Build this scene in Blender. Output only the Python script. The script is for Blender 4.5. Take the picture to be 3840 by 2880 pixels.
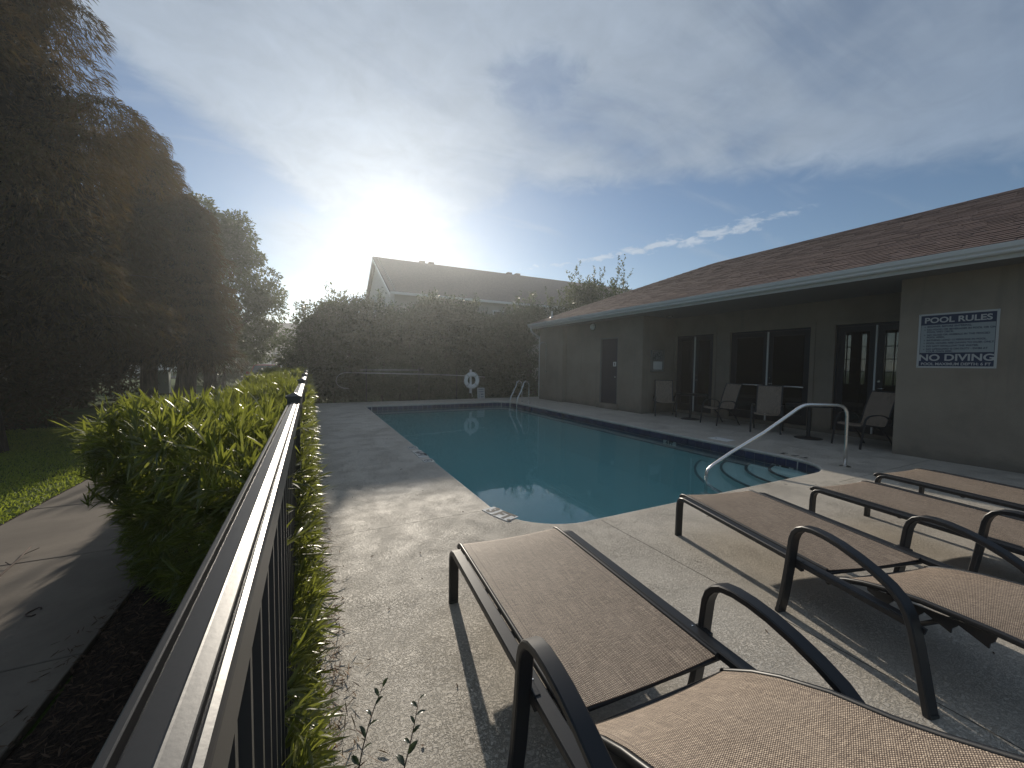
import bpy, bmesh, math, random
import numpy as np
from mathutils import Vector, Matrix

for _o in list(bpy.data.objects):
    bpy.data.objects.remove(_o, do_unlink=True)
sc = bpy.context.scene
R = math.radians
PI = math.pi
rng = np.random.default_rng(7)
random.seed(7)

# ------------------------------------------------------------------ camera
CAMH = 1.55
PITCH, YAW, ROLL = R(-2.85), R(-27.06), R(0.67)
FPX = 395.12
_cp, _sp = math.cos(PITCH), math.sin(PITCH)
CF = np.array([-math.sin(YAW) * _cp, math.cos(YAW) * _cp, _sp])
_r = np.array([math.cos(YAW), math.sin(YAW), 0.0])
_u = np.cross(_r, CF)
CR = _r * math.cos(ROLL) + _u * math.sin(ROLL)
CU = _u * math.cos(ROLL) - _r * math.sin(ROLL)
cam_d = bpy.data.cameras.new('camera')
cam_d.sensor_width = 36.0
cam_d.lens = 36.0 * FPX / 1024.0
cam_d.clip_start = 0.02
cam_d.clip_end = 2000
cam = bpy.data.objects.new('camera', cam_d)
sc.collection.objects.link(cam)
cam.matrix_world = Matrix(((CR[0], CU[0], -CF[0], 0), (CR[1], CU[1], -CF[1], 0),
                           (CR[2], CU[2], -CF[2], CAMH), (0, 0, 0, 1)))
sc.camera = cam

# ------------------------------------------------------------------ light
SUN_EL, SUN_AZ = 18.8, 10.7            # azimuth clockwise from +Y
SUN_DIR = Vector((math.sin(R(SUN_AZ)) * math.cos(R(SUN_EL)), math.cos(R(SUN_AZ)) * math.cos(R(SUN_EL)), math.sin(R(SUN_EL))))
sun_d = bpy.data.lights.new('sun', 'SUN')
sun_d.energy = 5.0
sun_d.angle = R(0.6)
sun_d.color = (1.0, 0.90, 0.76)
sun = bpy.data.objects.new('sun', sun_d)
sc.collection.objects.link(sun)
sun.rotation_euler = (-SUN_DIR).to_track_quat('-Z', 'Y').to_euler()
sun.location = (0, 0, 60)

sc.view_settings.view_transform = 'Standard'
sc.view_settings.look = 'None'
sc.view_settings.exposure = -0.05
sc.view_settings.gamma = 1.0
sc.cycles.use_denoising = True
sc.cycles.max_bounces = 8
sc.cycles.transparent_max_bounces = 12
sc.cycles.sample_clamp_indirect = 6.0
sc.cycles.volume_bounces = 2

SKY_STRENGTH = 0.085


class NT:
    """small helper round a node tree"""
    def __init__(self, tree):
        self.t = tree
        self.n = tree.nodes
        self.l = tree.links

    def new(self, typ, **kw):
        nd = self.n.new(typ)
        for k, v in kw.items():
            setattr(nd, k, v)
        return nd

    def put(self, sock, v):
        if isinstance(v, bpy.types.NodeSocket):
            self.l.new(v, sock)
        elif v is not None:
            if sock.type == 'RGBA' and len(v) == 3:
                v = (*v, 1.0)
            sock.default_value = v

    def math(self, op, a, b=None, c=None, clamp=False):
        nd = self.new('ShaderNodeMath', operation=op, use_clamp=clamp)
        self.put(nd.inputs[0], a)
        self.put(nd.inputs[1], b)
        self.put(nd.inputs[2], c)
        return nd.outputs[0]

    def smooth(self, v, lo, hi, to0=0.0, to1=1.0):
        nd = self.new('ShaderNodeMapRange', interpolation_type='SMOOTHSTEP')
        for i, q in enumerate((v, lo, hi, to0, to1)):
            self.put(nd.inputs[i], q)
        return nd.outputs[0]

    def noise(self, vec, scale, detail=3, rough=.55, dist=0.0):
        nd = self.new('ShaderNodeTexNoise')
        if vec is not None:
            self.l.new(vec, nd.inputs['Vector'])
        nd.inputs['Scale'].default_value = scale
        nd.inputs['Detail'].default_value = detail
        nd.inputs['Roughness'].default_value = rough
        nd.inputs['Distortion'].default_value = dist
        return nd.outputs['Fac']

    def mix(self, f, a, b, blend='MIX'):
        nd = self.new('ShaderNodeMix', data_type='RGBA', blend_type=blend)
        self.put(nd.inputs[0], f)
        self.put(nd.inputs[6], a)
        self.put(nd.inputs[7], b)
        return nd.outputs[2]

    def ramp(self, f, stops, interp='LINEAR'):
        nd = self.new('ShaderNodeValToRGB')
        cr = nd.color_ramp
        cr.interpolation = interp
        while len(cr.elements) < len(stops):
            cr.elements.new(0.5)
        for e, (p, c) in zip(cr.elements, stops):
            e.position = p
            e.color = (*c, 1.0) if len(c) == 3 else c
        self.put(nd.inputs[0], f)
        return nd.outputs[0]

    def mapping(self, vec, scale=(1, 1, 1), rot=(0, 0, 0), loc=(0, 0, 0)):
        nd = self.new('ShaderNodeMapping')
        self.l.new(vec, nd.inputs[0])
        nd.inputs['Location'].default_value = loc
        nd.inputs['Rotation'].default_value = rot
        nd.inputs['Scale'].default_value = scale
        return nd.outputs[0]

    def combine(self, x, y, z):
        nd = self.new('ShaderNodeCombineXYZ')
        for i, q in enumerate((x, y, z)):
            self.put(nd.inputs[i], q)
        return nd.outputs[0]


def build_world():
    w = bpy.data.worlds.new('World')
    sc.world = w
    w.use_nodes = True
    t = NT(w.node_tree)
    t.n.clear()
    out = t.new('ShaderNodeOutputWorld')
    bg = t.new('ShaderNodeBackground')
    bg.inputs['Strength'].default_value = SKY_STRENGTH
    sky = t.new('ShaderNodeTexSky', sky_type='NISHITA')
    sky.sun_disc = False
    sky.sun_elevation = R(SUN_EL)
    sky.sun_rotation = R(SUN_AZ)
    sky.altitude = 20
    sky.air_density = 1.0
    sky.dust_density = 0.12
    sky.ozone_density = 3.0
    tc = t.new('ShaderNodeTexCoord')
    vm = t.new('ShaderNodeVectorMath', operation='NORMALIZE')
    t.l.new(tc.outputs['Generated'], vm.inputs[0])
    d = vm.outputs[0]
    sx = t.new('ShaderNodeSeparateXYZ')
    t.l.new(d, sx.inputs[0])
    x, y, z = sx.outputs
    el = t.math('MULTIPLY', t.math('ARCSINE', z), 180 / PI)
    az = t.math('MULTIPLY', t.math('ARCTAN2', x, y), 180 / PI)
    dp = t.new('ShaderNodeVectorMath', operation='DOT_PRODUCT')
    t.l.new(d, dp.inputs[0])
    dp.inputs[1].default_value = SUN_DIR
    th = t.math('MULTIPLY', t.math('ARCCOSINE', t.math('MINIMUM', dp.outputs['Value'], 0.99999)), 180 / PI)
    zz = t.math('ADD', t.math('MAXIMUM', z, 0.0), 0.16)
    pl = t.combine(t.math('DIVIDE', x, zz), t.math('DIVIDE', y, zz), 0.0)
    n1 = t.noise(t.mapping(pl, (1.0, 0.6, 1), (0, 0, R(28)), (3.1, 1.7, 0)), 1.05, 5, .5, .7)
    n2 = t.noise(t.mapping(pl, (0.8, 2.4, 1), (0, 0, R(-22)), (5, 2, 0)), 1.5, 6, .55, .7)
    n3 = t.noise(t.mapping(pl, (1.6, 1.6, 1), (0, 0, R(40))), 5.0, 6, .62, .6)
    # elevation above which the high veil of cloud hangs, by azimuth (-90..90 deg)
    edge = t.ramp(t.math('ADD', t.math('DIVIDE', az, 180), 0.5),
                  [(0.0, (0.45,) * 3), (0.39, (0.46,) * 3), (0.47, (0.36,) * 3), (0.55, (0.20,) * 3), (0.60, (0.28,) * 3), (0.655, (0.375,) * 3),
                   (0.77, (0.365,) * 3), (0.84, (0.34,) * 3), (0.94, (0.28,) * 3), (1.0, (0.24,) * 3)])
    edge = t.math('MULTIPLY', edge, 60)
    wob = t.math('MULTIPLY', t.math('SUBTRACT', n3, 0.5), 3.4)
    rel = t.math('ADD', t.math('SUBTRACT', el, edge), wob)
    veil = t.smooth(rel, 0.0, 3.6)
    mott = t.math('ADD', t.math('MULTIPLY', n1, 0.9), t.math('MULTIPLY', n2, 0.55))
    veil = t.math('MULTIPLY', veil, t.smooth(mott, 0.36, 0.78))
    hole = t.math('ADD', t.math('POWER', t.math('DIVIDE', t.math('SUBTRACT', az, 30.0), 6.0), 2.0),
                  t.math('POWER', t.math('DIVIDE', t.math('SUBTRACT', el, 34.6), 3.2), 2.0))
    hole = t.smooth(t.math('ADD', hole, t.math('MULTIPLY', t.math('SUBTRACT', n3, .5), 2.5)), 0.1, 1.6, 0.45, 1.0)
    veil = t.math('MULTIPLY', t.math('MULTIPLY', veil, hole), t.smooth(t.math('ADD', az, t.math('MULTIPLY', n1, 30)), 70, 100, 1.0, .55))
    # thin wisps everywhere
    wisp = t.math('MULTIPLY', t.smooth(n2, 0.50, 0.80), t.smooth(el, 6, 14, 0.0, 0.5))
    # the one narrow bank low on the right
    tt = t.math('DIVIDE', t.math('SUBTRACT', az, 37.5), 27.0)
    cen = t.math('ADD', 14.5, t.math('MULTIPLY', tt, 3.4))
    n4 = t.noise(t.combine(t.math('MULTIPLY', az, 0.30), t.math('MULTIPLY', el, 0.75), 0.0), 1.6, 6, .62, .5)
    wid = t.math('MULTIPLY', t.math('MULTIPLY', t.smooth(tt, -0.25, 0.45, .22, 1.0), t.smooth(tt, 0.72, 1.05, 1.0, 0.0)), .85)
    off = t.math('ABSOLUTE', t.math('SUBTRACT', el, cen))
    bank = t.math('SUBTRACT', t.math('ADD', wid, t.math('MULTIPLY', t.math('SUBTRACT', n4, .56), 3.6)), off)
    bank = t.math('MULTIPLY', t.smooth(bank, -0.15, 0.75), t.smooth(wid, 0.02, 0.25))
    # cream cloud low round the sun
    low = t.math('MULTIPLY', t.smooth(t.math('ADD', t.math('ABSOLUTE', t.math('SUBTRACT', el, 15.0)), t.math('MULTIPLY', t.math('SUBTRACT', n3, .5), 5)), 1.2, 4.6, .8, 0.0),
                 t.smooth(t.math('ABSOLUTE', t.math('SUBTRACT', az, 8.0)), 8.0, 17.0, 1.0, 0.0))
    cov = t.math('MAXIMUM', t.math('MAXIMUM', veil, wisp), t.math('MAXIMUM', t.math('MULTIPLY', bank, .8), low))
    glow = t.math('MULTIPLY', t.math('POWER', 2.718, t.math('DIVIDE', th, -13.0)), 2.4)
    lum = t.math('MULTIPLY', t.math('ADD', .62, t.math('ADD', t.math('MULTIPLY', n3, .42), t.math('MULTIPLY', n2, .36))), t.math('ADD', glow, t.math('MULTIPLY', t.math('ADD', 0.7, t.math('MULTIPLY', n1, .7)), 5.2)))
    cl = t.new('ShaderNodeVectorMath', operation='SCALE')
    cl.inputs[0].default_value = (0.76, 0.90, 1.08)
    t.put(cl.inputs['Scale'], lum)
    bk = t.math('MULTIPLY', bank, 1.3)
    base = t.new('ShaderNodeVectorMath', operation='SCALE')
    t.l.new(sky.outputs[0], base.inputs[0])
    base.inputs['Scale'].default_value = 1.0
    col = t.mix(t.math('MULTIPLY', cov, .82), base.outputs[0], cl.outputs[0])
    # aureole of the sun in the thin cloud, and the sun itself
    aur = t.math('ADD', t.math('MULTIPLY', t.math('POWER', 2.718, t.math('DIVIDE', th, -1.7)), 7.0),
                 t.math('MULTIPLY', t.math('POWER', 2.718, t.math('DIVIDE', th, -9.0)), .6))
    core = t.math('MULTIPLY', t.smooth(th, 0.6, 1.9, 1.0, 0.0), 160.0)
    ad = t.new('ShaderNodeVectorMath', operation='SCALE')
    ad.inputs[0].default_value = (1.0, 0.93, 0.80)
    t.put(ad.inputs['Scale'], t.math('ADD', aur, core))
    ab = t.new('ShaderNodeVectorMath', operation='SCALE')
    ab.inputs[0].default_value = (1.0, 0.98, 0.92)
    t.put(ab.inputs['Scale'], bk)
    s1 = t.new('ShaderNodeVectorMath', operation='ADD')
    t.l.new(col, s1.inputs[0])
    t.l.new(ad.outputs[0], s1.inputs[1])
    s2 = t.new('ShaderNodeVectorMath', operation='ADD')
    t.l.new(s1.outputs[0], s2.inputs[0])
    t.l.new(ab.outputs[0], s2.inputs[1])
    t.l.new(s2.outputs[0], bg.inputs['Color'])
    t.l.new(bg.outputs[0], out.inputs['Surface'])
    w.cycles.sampling_method = 'MANUAL'
    w.cycles.sample_map_resolution = 1024


build_world()

# ------------------------------------------------------------------ materials
MATS = {}


def mat(name, col, rough=.6, metal=0.0, spec=.5, build=None, **kw):
    m = bpy.data.materials.new(name)
    m.use_nodes = True
    t = NT(m.node_tree)
    b = t.n['Principled BSDF']
    b.inputs['Base Color'].default_value = (*col, 1)
    b.inputs['Roughness'].default_value = rough
    b.inputs['Metallic'].default_value = metal
    b.inputs['Specular IOR Level'].default_value = spec
    for k, v in kw.items():
        b.inputs[k].default_value = v
    if build:
        build(t, b)
    MATS[name] = m
    return m


def obj_coords(t):
    return t.new('ShaderNodeTexCoord').outputs['Object']


def bump(t, b, h, strength=.5, dist=.002):
    nd = t.new('ShaderNodeBump')
    nd.inputs['Strength'].default_value = strength
    nd.inputs['Distance'].default_value = dist
    t.put(nd.inputs['Height'], h)
    t.l.new(nd.outputs[0], b.inputs['Normal'])
    return nd


def vary(t, b, c1, c2, scale, detail=4):
    v = t.noise(obj_coords(t), scale, detail, .6)
    t.l.new(t.mix(t.smooth(v, .3, .7), c1, c2), b.inputs['Base Color'])
    return v


def deck_build(t, b):
    v = obj_coords(t)
    sx = t.new('ShaderNodeSeparateXYZ')
    t.l.new(v, sx.inputs[0])
    x, y = sx.outputs[0], sx.outputs[1]
    big = t.noise(v, 0.55, 5, .6, .4)
    mid = t.noise(v, 4.0, 5, .6)
    kn = t.noise(v, 78.0, 4, .60, .5)
    kr = t.noise(v, 52.0, 3, .60, .6)
    fine = t.noise(v, 260.0, 2, .5)
    worn = t.smooth(t.noise(v, 2.2, 3, .5), .42, .68)          # where the texture is trowelled flatter
    isl = t.math('MULTIPLY', t.smooth(t.math('ABSOLUTE', t.math('SUBTRACT', kr, .5)), .004, .045), t.smooth(kn, .36, .48))
    col = t.mix(t.smooth(big, .3, .7), (.50, .455, .388), (.60, .55, .475))
    col = t.mix(t.math('MULTIPLY', t.smooth(mid, .52, .75), .35), col, (.36, .335, .295))
    col = t.mix(t.math('MULTIPLY', t.math('SUBTRACT', 1.0, isl), .26), col, (.20, .175, .14))
    # saw-cut joints
    jm = None
    for (ax, pos, lo, hi) in ((y, 3.79, -1, 1.72), (x, 2.58, -9, 3.05), (y, 9.6, -1, 1.75), (x, 6.58, -9, 2.75), (y, 9.2, 7.4, 20), (y, 2.7, 6.4, 20), (y, 13.4, -1, 1.75)):
        other = x if ax is y else y
        a = t.smooth(t.math('ABSOLUTE', t.math('SUBTRACT', t.math('ADD', ax, t.math('MULTIPLY', t.math('SUBTRACT', mid, .5), .012)), pos)), .0022, .0045, 1.0, 0.0)
        a = t.math('MULTIPLY', a, t.math('MULTIPLY', t.math('GREATER_THAN', other, lo), t.math('LESS_THAN', other, hi)))
        jm = a if jm is None else t.math('MAXIMUM', jm, a)
    col = t.mix(jm, col, (.12, .11, .09))
    damp = t.math('MULTIPLY', t.smooth(t.noise(v, .9, 4, .65, 1.2), .56, .66), .30)
    col = t.mix(damp, col, (.29, .265, .225))
    spots = t.smooth(t.noise(v, 9.0, 2, .4), .74, .80)
    col = t.mix(t.math('MULTIPLY', spots, .55), col, (.14, .12, .10))
    t.l.new(col, b.inputs['Base Color'])
    h = t.math('ADD', t.math('MULTIPLY', isl, t.math('ADD', .35, t.math('MULTIPLY', worn, .65))), t.math('MULTIPLY', fine, .12))
    h = t.math('SUBTRACT', h, t.math('MULTIPLY', jm, 2.5))
    bump(t, b, h, 1.0, .0075)
    t.put(b.inputs['Roughness'], t.smooth(mid, .3, .7, .58, .76))
    b.inputs['Specular IOR Level'].default_value = .35


def stucco_build(t, b):
    v = obj_coords(t)
    sx = t.new('ShaderNodeSeparateXYZ')
    t.l.new(v, sx.inputs[0])
    c = t.noise(v, .7, 5, .62)
    patch = t.noise(v, 2.3, 4, .6, .5)
    run = t.noise(t.mapping(v, (5, 5, .35)), 1.0, 4, .6)
    col = t.mix(t.smooth(c, .3, .7), (.200, .165, .127), (.278, .232, .178))
    col = t.mix(t.math('MULTIPLY', t.smooth(run, .54, .74), .35), col, (.16, .142, .12))
    splash = t.smooth(t.math('ADD', sx.outputs[2], t.math('MULTIPLY', t.math('SUBTRACT', patch, .5), .5)), .0, .24, .6, 0.0)
    col = t.mix(splash, col, (.11, .095, .078))
    t.l.new(col, b.inputs['Base Color'])
    bump(t, b, t.math('ADD', t.noise(v, 62, 4, .66), t.math('MULTIPLY', t.smooth(patch, .4, .6), .3)), 1.0, .006)


def concrete_build(t, b):
    v = obj_coords(t)
    a = t.noise(v, 1.3, 5, .62, .3)
    f = t.noise(v, 38, 4, .6)
    br = t.noise(t.mapping(v, (3, 90, 1)), 1.0, 3, .6)
    col = t.mix(t.smooth(a, .3, .72), (.095, .076, .057), (.155, .126, .096))
    col = t.mix(t.math('MULTIPLY', t.smooth(f, .55, .75), .5), col, (.085, .068, .052))
    t.l.new(col, b.inputs['Base Color'])
    bump(t, b, t.math('ADD', f, t.math('MULTIPLY', br, .8)), .45, .003)


def sling_build(t, b):
    uv = t.new('ShaderNodeTexCoord').outputs['UV']
    sx = t.new('ShaderNodeSeparateXYZ')
    t.l.new(uv, sx.inputs[0])
    u, v = sx.outputs[0], sx.outputs[1]
    p = 2 * PI / .0105
    skew = t.math('ADD', t.math('MULTIPLY', u, p), t.math('MULTIPLY', v, p * .5))
    wu = t.math('SINE', skew)
    wv = t.math('SINE', t.math('MULTIPLY', v, p * 1.35))
    weave = t.math('ADD', t.math('MULTIPLY', t.math('MULTIPLY', wu, wv), .5), .5)
    st1 = t.noise(t.mapping(uv, (16, 300, 1)), 1.0, 3, .65)
    st2 = t.noise(t.mapping(uv, (260, 7, 1)), 1.0, 3, .65)
    sp = t.noise(uv, 190, 2, .6)
    f = t.math('ADD', t.math('MULTIPLY', weave, .42), t.math('ADD', t.math('MULTIPLY', st1, .42), t.math('MULTIPLY', st2, .34)))
    f = t.math('ADD', f, t.math('MULTIPLY', sp, .25))
    col = t.ramp(t.smooth(f, .56, .95), [(0, (.042, .028, .020)), (.40, (.145, .101, .073)), (.72, (.335, .252, .182)), (1, (.70, .58, .44))])
    au = t.math('ABSOLUTE', u)
    hem = t.smooth(t.math('ABSOLUTE', t.math('SUBTRACT', au, .306)), .0012, .003, 1.0, 0.0)
    fade = t.smooth(t.noise(uv, 2.6, 3, .6), .40, .70)
    col = t.mix(t.math('MULTIPLY', fade, .22), col, (.35, .285, .225))
    col = t.mix(t.math('MULTIPLY', hem, .6), col, (.09, .06, .045))
    t.l.new(col, b.inputs['Base Color'])
    bump(t, b, t.math('ADD', weave, t.math('SUBTRACT', st1, hem)), .6, .0014)


def navy_build(t, b):
    g = t.new('ShaderNodeObjectInfo').outputs['Random']
    t.l.new(t.mix(g, (.010, .016, .050), (.022, .032, .085)), b.inputs['Base Color'])


def shingle_build(t, b):
    g = t.new('ShaderNodeNewGeometry').outputs['Random Per Island']
    oi = t.new('ShaderNodeObjectInfo').outputs['Random']
    v = obj_coords(t)
    f = t.noise(v, 90, 2, .6)
    r = t.math('FRACT', t.math('ADD', g, oi))
    col = t.ramp(r, [(0, (.112, .072, .062)), (.4, (.148, .098, .082)), (.7, (.130, .088, .080)), (1, (.18, .122, .10))])
    col = t.mix(t.math('MULTIPLY', t.smooth(f, .45, .7), .4), col, (.07, .05, .048))
    t.l.new(col, b.inputs['Base Color'])
    bump(t, b, f, .6, .003)


def leaf_mat(name, cols, trans, tf=.45, rough=.4, spec=.4, clump=.35):
    m = bpy.data.materials.new(name)
    m.use_nodes = True
    t = NT(m.node_tree)
    b = t.n['Principled BSDF']
    out = t.n['Material Output']
    g = t.new('ShaderNodeNewGeometry').outputs['Random Per Island']
    cl = t.noise(obj_coords(t), 1.1, 3, .5)
    n = len(cols)
    col = t.ramp(t.math('ADD', t.math('MULTIPLY', g, 1 - clump), t.math('MULTIPLY', t.smooth(cl, .3, .7), clump)), [(i / (n - 1), c) for i, c in enumerate(cols)])
    t.l.new(col, b.inputs['Base Color'])
    b.inputs['Roughness'].default_value = rough
    b.inputs['Specular IOR Level'].default_value = spec
    tr = t.new('ShaderNodeBsdfTranslucent')
    t.l.new(t.mix(.5, col, trans, 'MIX'), tr.inputs['Color'])
    mx = t.new('ShaderNodeMixShader')
    mx.inputs[0].default_value = tf
    t.l.new(b.outputs[0], mx.inputs[1])
    t.l.new(tr.outputs[0], mx.inputs[2])
    t.l.new(mx.outputs[0], out.inputs['Surface'])
    MATS[name] = m
    return m


def bark_build(t, b):
    v = obj_coords(t)
    n = t.noise(t.mapping(v, (14, 14, 2.2)), 1.0, 5, .65, .6)
    t.l.new(t.mix(t.smooth(n, .3, .7), (.045, .033, .025), (.13, .10, .08)), b.inputs['Base Color'])
    bump(t, b, n, .9, .03)


mat('deck', (.48, .45, .4), .5, build=deck_build)
mat('coping', (.46, .43, .385), .55, build=lambda t, b: (vary(t, b, (.40, .375, .33), (.50, .47, .42), 3), bump(t, b, t.noise(obj_coords(t), 80, 3), .4, .002)))
mat('stucco', (.28, .25, .21), .85, spec=.25, build=stucco_build)
mat('soffit', (.17, .158, .142), .7)
mat('gutter', (.58, .575, .55), .4)
mat('concrete', (.3, .27, .22), .8, build=concrete_build)
mat('sling', (.2, .14, .1), .62, spec=.4, build=sling_build)
mat('frame', (.012, .013, .016), .42, spec=.38, build=lambda t, b: bump(t, b, t.noise(obj_coords(t), 400, 2), .08, .0005))
mat('fence', (.026, .026, .027), .38, spec=.6, build=lambda t, b: bump(t, b, t.noise(obj_coords(t), 160, 3), .10, .0008))
mat('plastic', (.02, .02, .02), .6)
mat('steel', (.74, .72, .69), .26, 1.0, build=lambda t, b: bump(t, b, t.noise(t.mapping(obj_coords(t), (30, 30, 4)), 3, 3), .05, .001))
mat('navy_tile', (.015, .022, .06), .15, build=navy_build)
mat('grout', (.36, .37, .36), .8)
mat('white_tile', (.66, .66, .62), .25, build=lambda t, b: vary(t, b, (.60, .59, .55), (.68, .67, .64), 6))
mat('ink', (.010, .010, .012), .6, spec=.2)
mat('plaster', (.55, .72, .72), .7, build=lambda t, b: vary(t, b, (.50, .68, .68), (.58, .76, .76), 1.2))
mat('step_edge', (.008, .018, .03), .4)
mat('shingle', (.15, .09, .08), .9, spec=.2, build=shingle_build)
mat('underlay', (.06, .045, .042), .95)
mat('door_paint', (.030, .028, .038), .42)
mat('door_dark', (.012, .012, .016), .35)
mat('sign_white', (.40, .40, .385), .45)
mat('sign_face', (.25, .278, .28), .45)
mat('sign_navy', (.013, .019, .055), .4)
mat('white_plastic', (.72, .72, .69), .4)
mat('strip_white', (.66, .66, .63), .45)
mat('rope', (.55, .54, .5), .8)
mat('aluminium', (.55, .55, .53), .35, .9)
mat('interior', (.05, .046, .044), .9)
mat('mulch', (.06, .042, .03), 1.0, spec=.1, build=lambda t, b: (vary(t, b, (.016, .012, .010), (.045, .031, .022), 40), bump(t, b, t.noise(obj_coords(t), 60, 4), 1.0, .02)))
mat('lawn', (.05, .075, .02), 1.0, spec=.1, build=lambda t, b: (vary(t, b, (.035, .06, .012), (.085, .115, .03), 3.0, 6), bump(t, b, t.noise(obj_coords(t), 55, 4), 1.0, .03)))
mat('asphalt', (.05, .05, .05), .9, build=lambda t, b: vary(t, b, (.04, .04, .04), (.065, .063, .06), 2))
mat('bark', (.08, .06, .05), .95, spec=.15, build=bark_build)
mat('twig', (.07, .045, .035), .9)
mat('litter', (.19, .11, .06), .9, build=lambda t, b: t.l.new(t.ramp(t.new('ShaderNodeNewGeometry').outputs['Random Per Island'], [(0, (.08, .04, .025)), (.5, (.2, .115, .06)), (1, (.38, .28, .17))]), b.inputs['Base Color']))
mat('dark_litter', (.085, .055, .038), .95, spec=.1)  # darker copy of litter: shade under the hedge put into the colour
mat('house_wall', (.42, .38, .32), .85, build=lambda t, b: vary(t, b, (.38, .345, .29), (.46, .42, .36), 1.0))
mat('siding', (.55, .53, .49), .7)
mat('trim_white', (.7, .7, .68), .5)
mat('far_roof', (.16, .12, .105), .95, build=lambda t, b: vary(t, b, (.12, .09, .08), (.19, .145, .125), 9))
mat('car_paint', (.28, .03, .025), .25, build=None)
mat('car_glass', (.02, .025, .03), .06)
mat('tyre', (.015, .015, .015), .8)
mat('cabinet', (.20, .23, .20), .6)
mat('paper', (.62, .62, .6), .6)
mat('photo_print', (.10, .11, .11), .5, build=lambda t, b: vary(t, b, (.03, .035, .035), (.30, .31, .29), 22))
mat('lamp_glass', (.72, .72, .68), .3)

leaf_mat('podocarpus', [(.016, .026, .009), (.034, .050, .013), (.075, .092, .020), (.15, .15, .04)], (.48, .52, .07), .44, .32, .5)
leaf_mat('cypress', [(.008, .011, .005), (.018, .020, .008), (.060, .037, .015), (.034, .044, .012), (.098, .056, .022)], (.26, .16, .04), .24, .75, .12, clump=.5)
leaf_mat('dark_fill', [(.008, .009, .005), (.016, .015, .008)], (.05, .04, .02), .12, .8, .1)  # near-black leaves: shade inside the crowns put into the colour
leaf_mat('broadleaf', [(.022, .032, .012), (.035, .05, .018), (.055, .07, .025)], (.20, .24, .06), .35, .45, .3)
leaf_mat('hedge_leaf', [(.020, .034, .013), (.035, .052, .02), (.055, .07, .03), (.085, .095, .045)], (.22, .26, .07), .32, .4, .35)
leaf_mat('grass', [(.08, .13, .014), (.14, .20, .022), (.22, .25, .04)], (.50, .56, .06), .45, .6, .2)
leaf_mat('weed', [(.020, .032, .016), (.03, .045, .022)], (.12, .18, .05), .25, .28, .6)


def glass_mat(name, tint, rough=.0, ior=1.5):
    """clear pane: fresnel reflection over tinted see-through"""
    m = bpy.data.materials.new(name)
    m.use_nodes = True
    t = NT(m.node_tree)
    out = t.n['Material Output']
    t.n.remove(t.n['Principled BSDF'])
    gl = t.new('ShaderNodeBsdfGlossy')
    gl.inputs['Roughness'].default_value = rough
    tr = t.new('ShaderNodeBsdfTransparent')
    tr.inputs['Color'].default_value = (*tint, 1)
    fr = t.new('ShaderNodeFresnel')
    fr.inputs['IOR'].default_value = ior
    mx = t.new('ShaderNodeMixShader')
    t.l.new(fr.outputs[0], mx.inputs[0])
    t.l.new(tr.outputs[0], mx.inputs[1])
    t.l.new(gl.outputs[0], mx.inputs[2])
    t.l.new(mx.outputs[0], out.inputs['Surface'])
    MATS[name] = m
    return m, t, gl, fr


glass_mat('pane', (.38, .39, .40), .02)
glass_mat('clear_pane', (.9, .91, .9), .01)
_m, _t, _gl, _fr = glass_mat('water', (.93, .98, .97), .0, 1.36)
_v = obj_coords(_t)
_bp = _t.new('ShaderNodeBump')
_bp.inputs['Strength'].default_value = .09
_bp.inputs['Distance'].default_value = .006
_t.put(_bp.inputs['Height'], _t.math('ADD', _t.noise(_t.mapping(_v, (1.0, 2.2, 1)), 2.6, 3, .5, .4), _t.math('MULTIPLY', _t.noise(_v, 11.0, 3, .5), .16)))
_t.l.new(_bp.outputs[0], _gl.inputs['Normal'])
_va = _t.new('ShaderNodeVolumeAbsorption')
_va.inputs['Color'].default_value = (.30, .86, .90, 1)
_va.inputs['Density'].default_value = .36
_vs = _t.new('ShaderNodeVolumeScatter')
_vs.inputs['Color'].default_value = (.70, .95, .97, 1)
_vs.inputs['Density'].default_value = .34
_ad = _t.new('ShaderNodeAddShader')
_t.l.new(_va.outputs[0], _ad.inputs[0])
_t.l.new(_vs.outputs[0], _ad.inputs[1])
_t.l.new(_ad.outputs[0], _t.n['Material Output'].inputs['Volume'])

# ------------------------------------------------------------------ mesh helpers
COL = sc.collection


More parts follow.
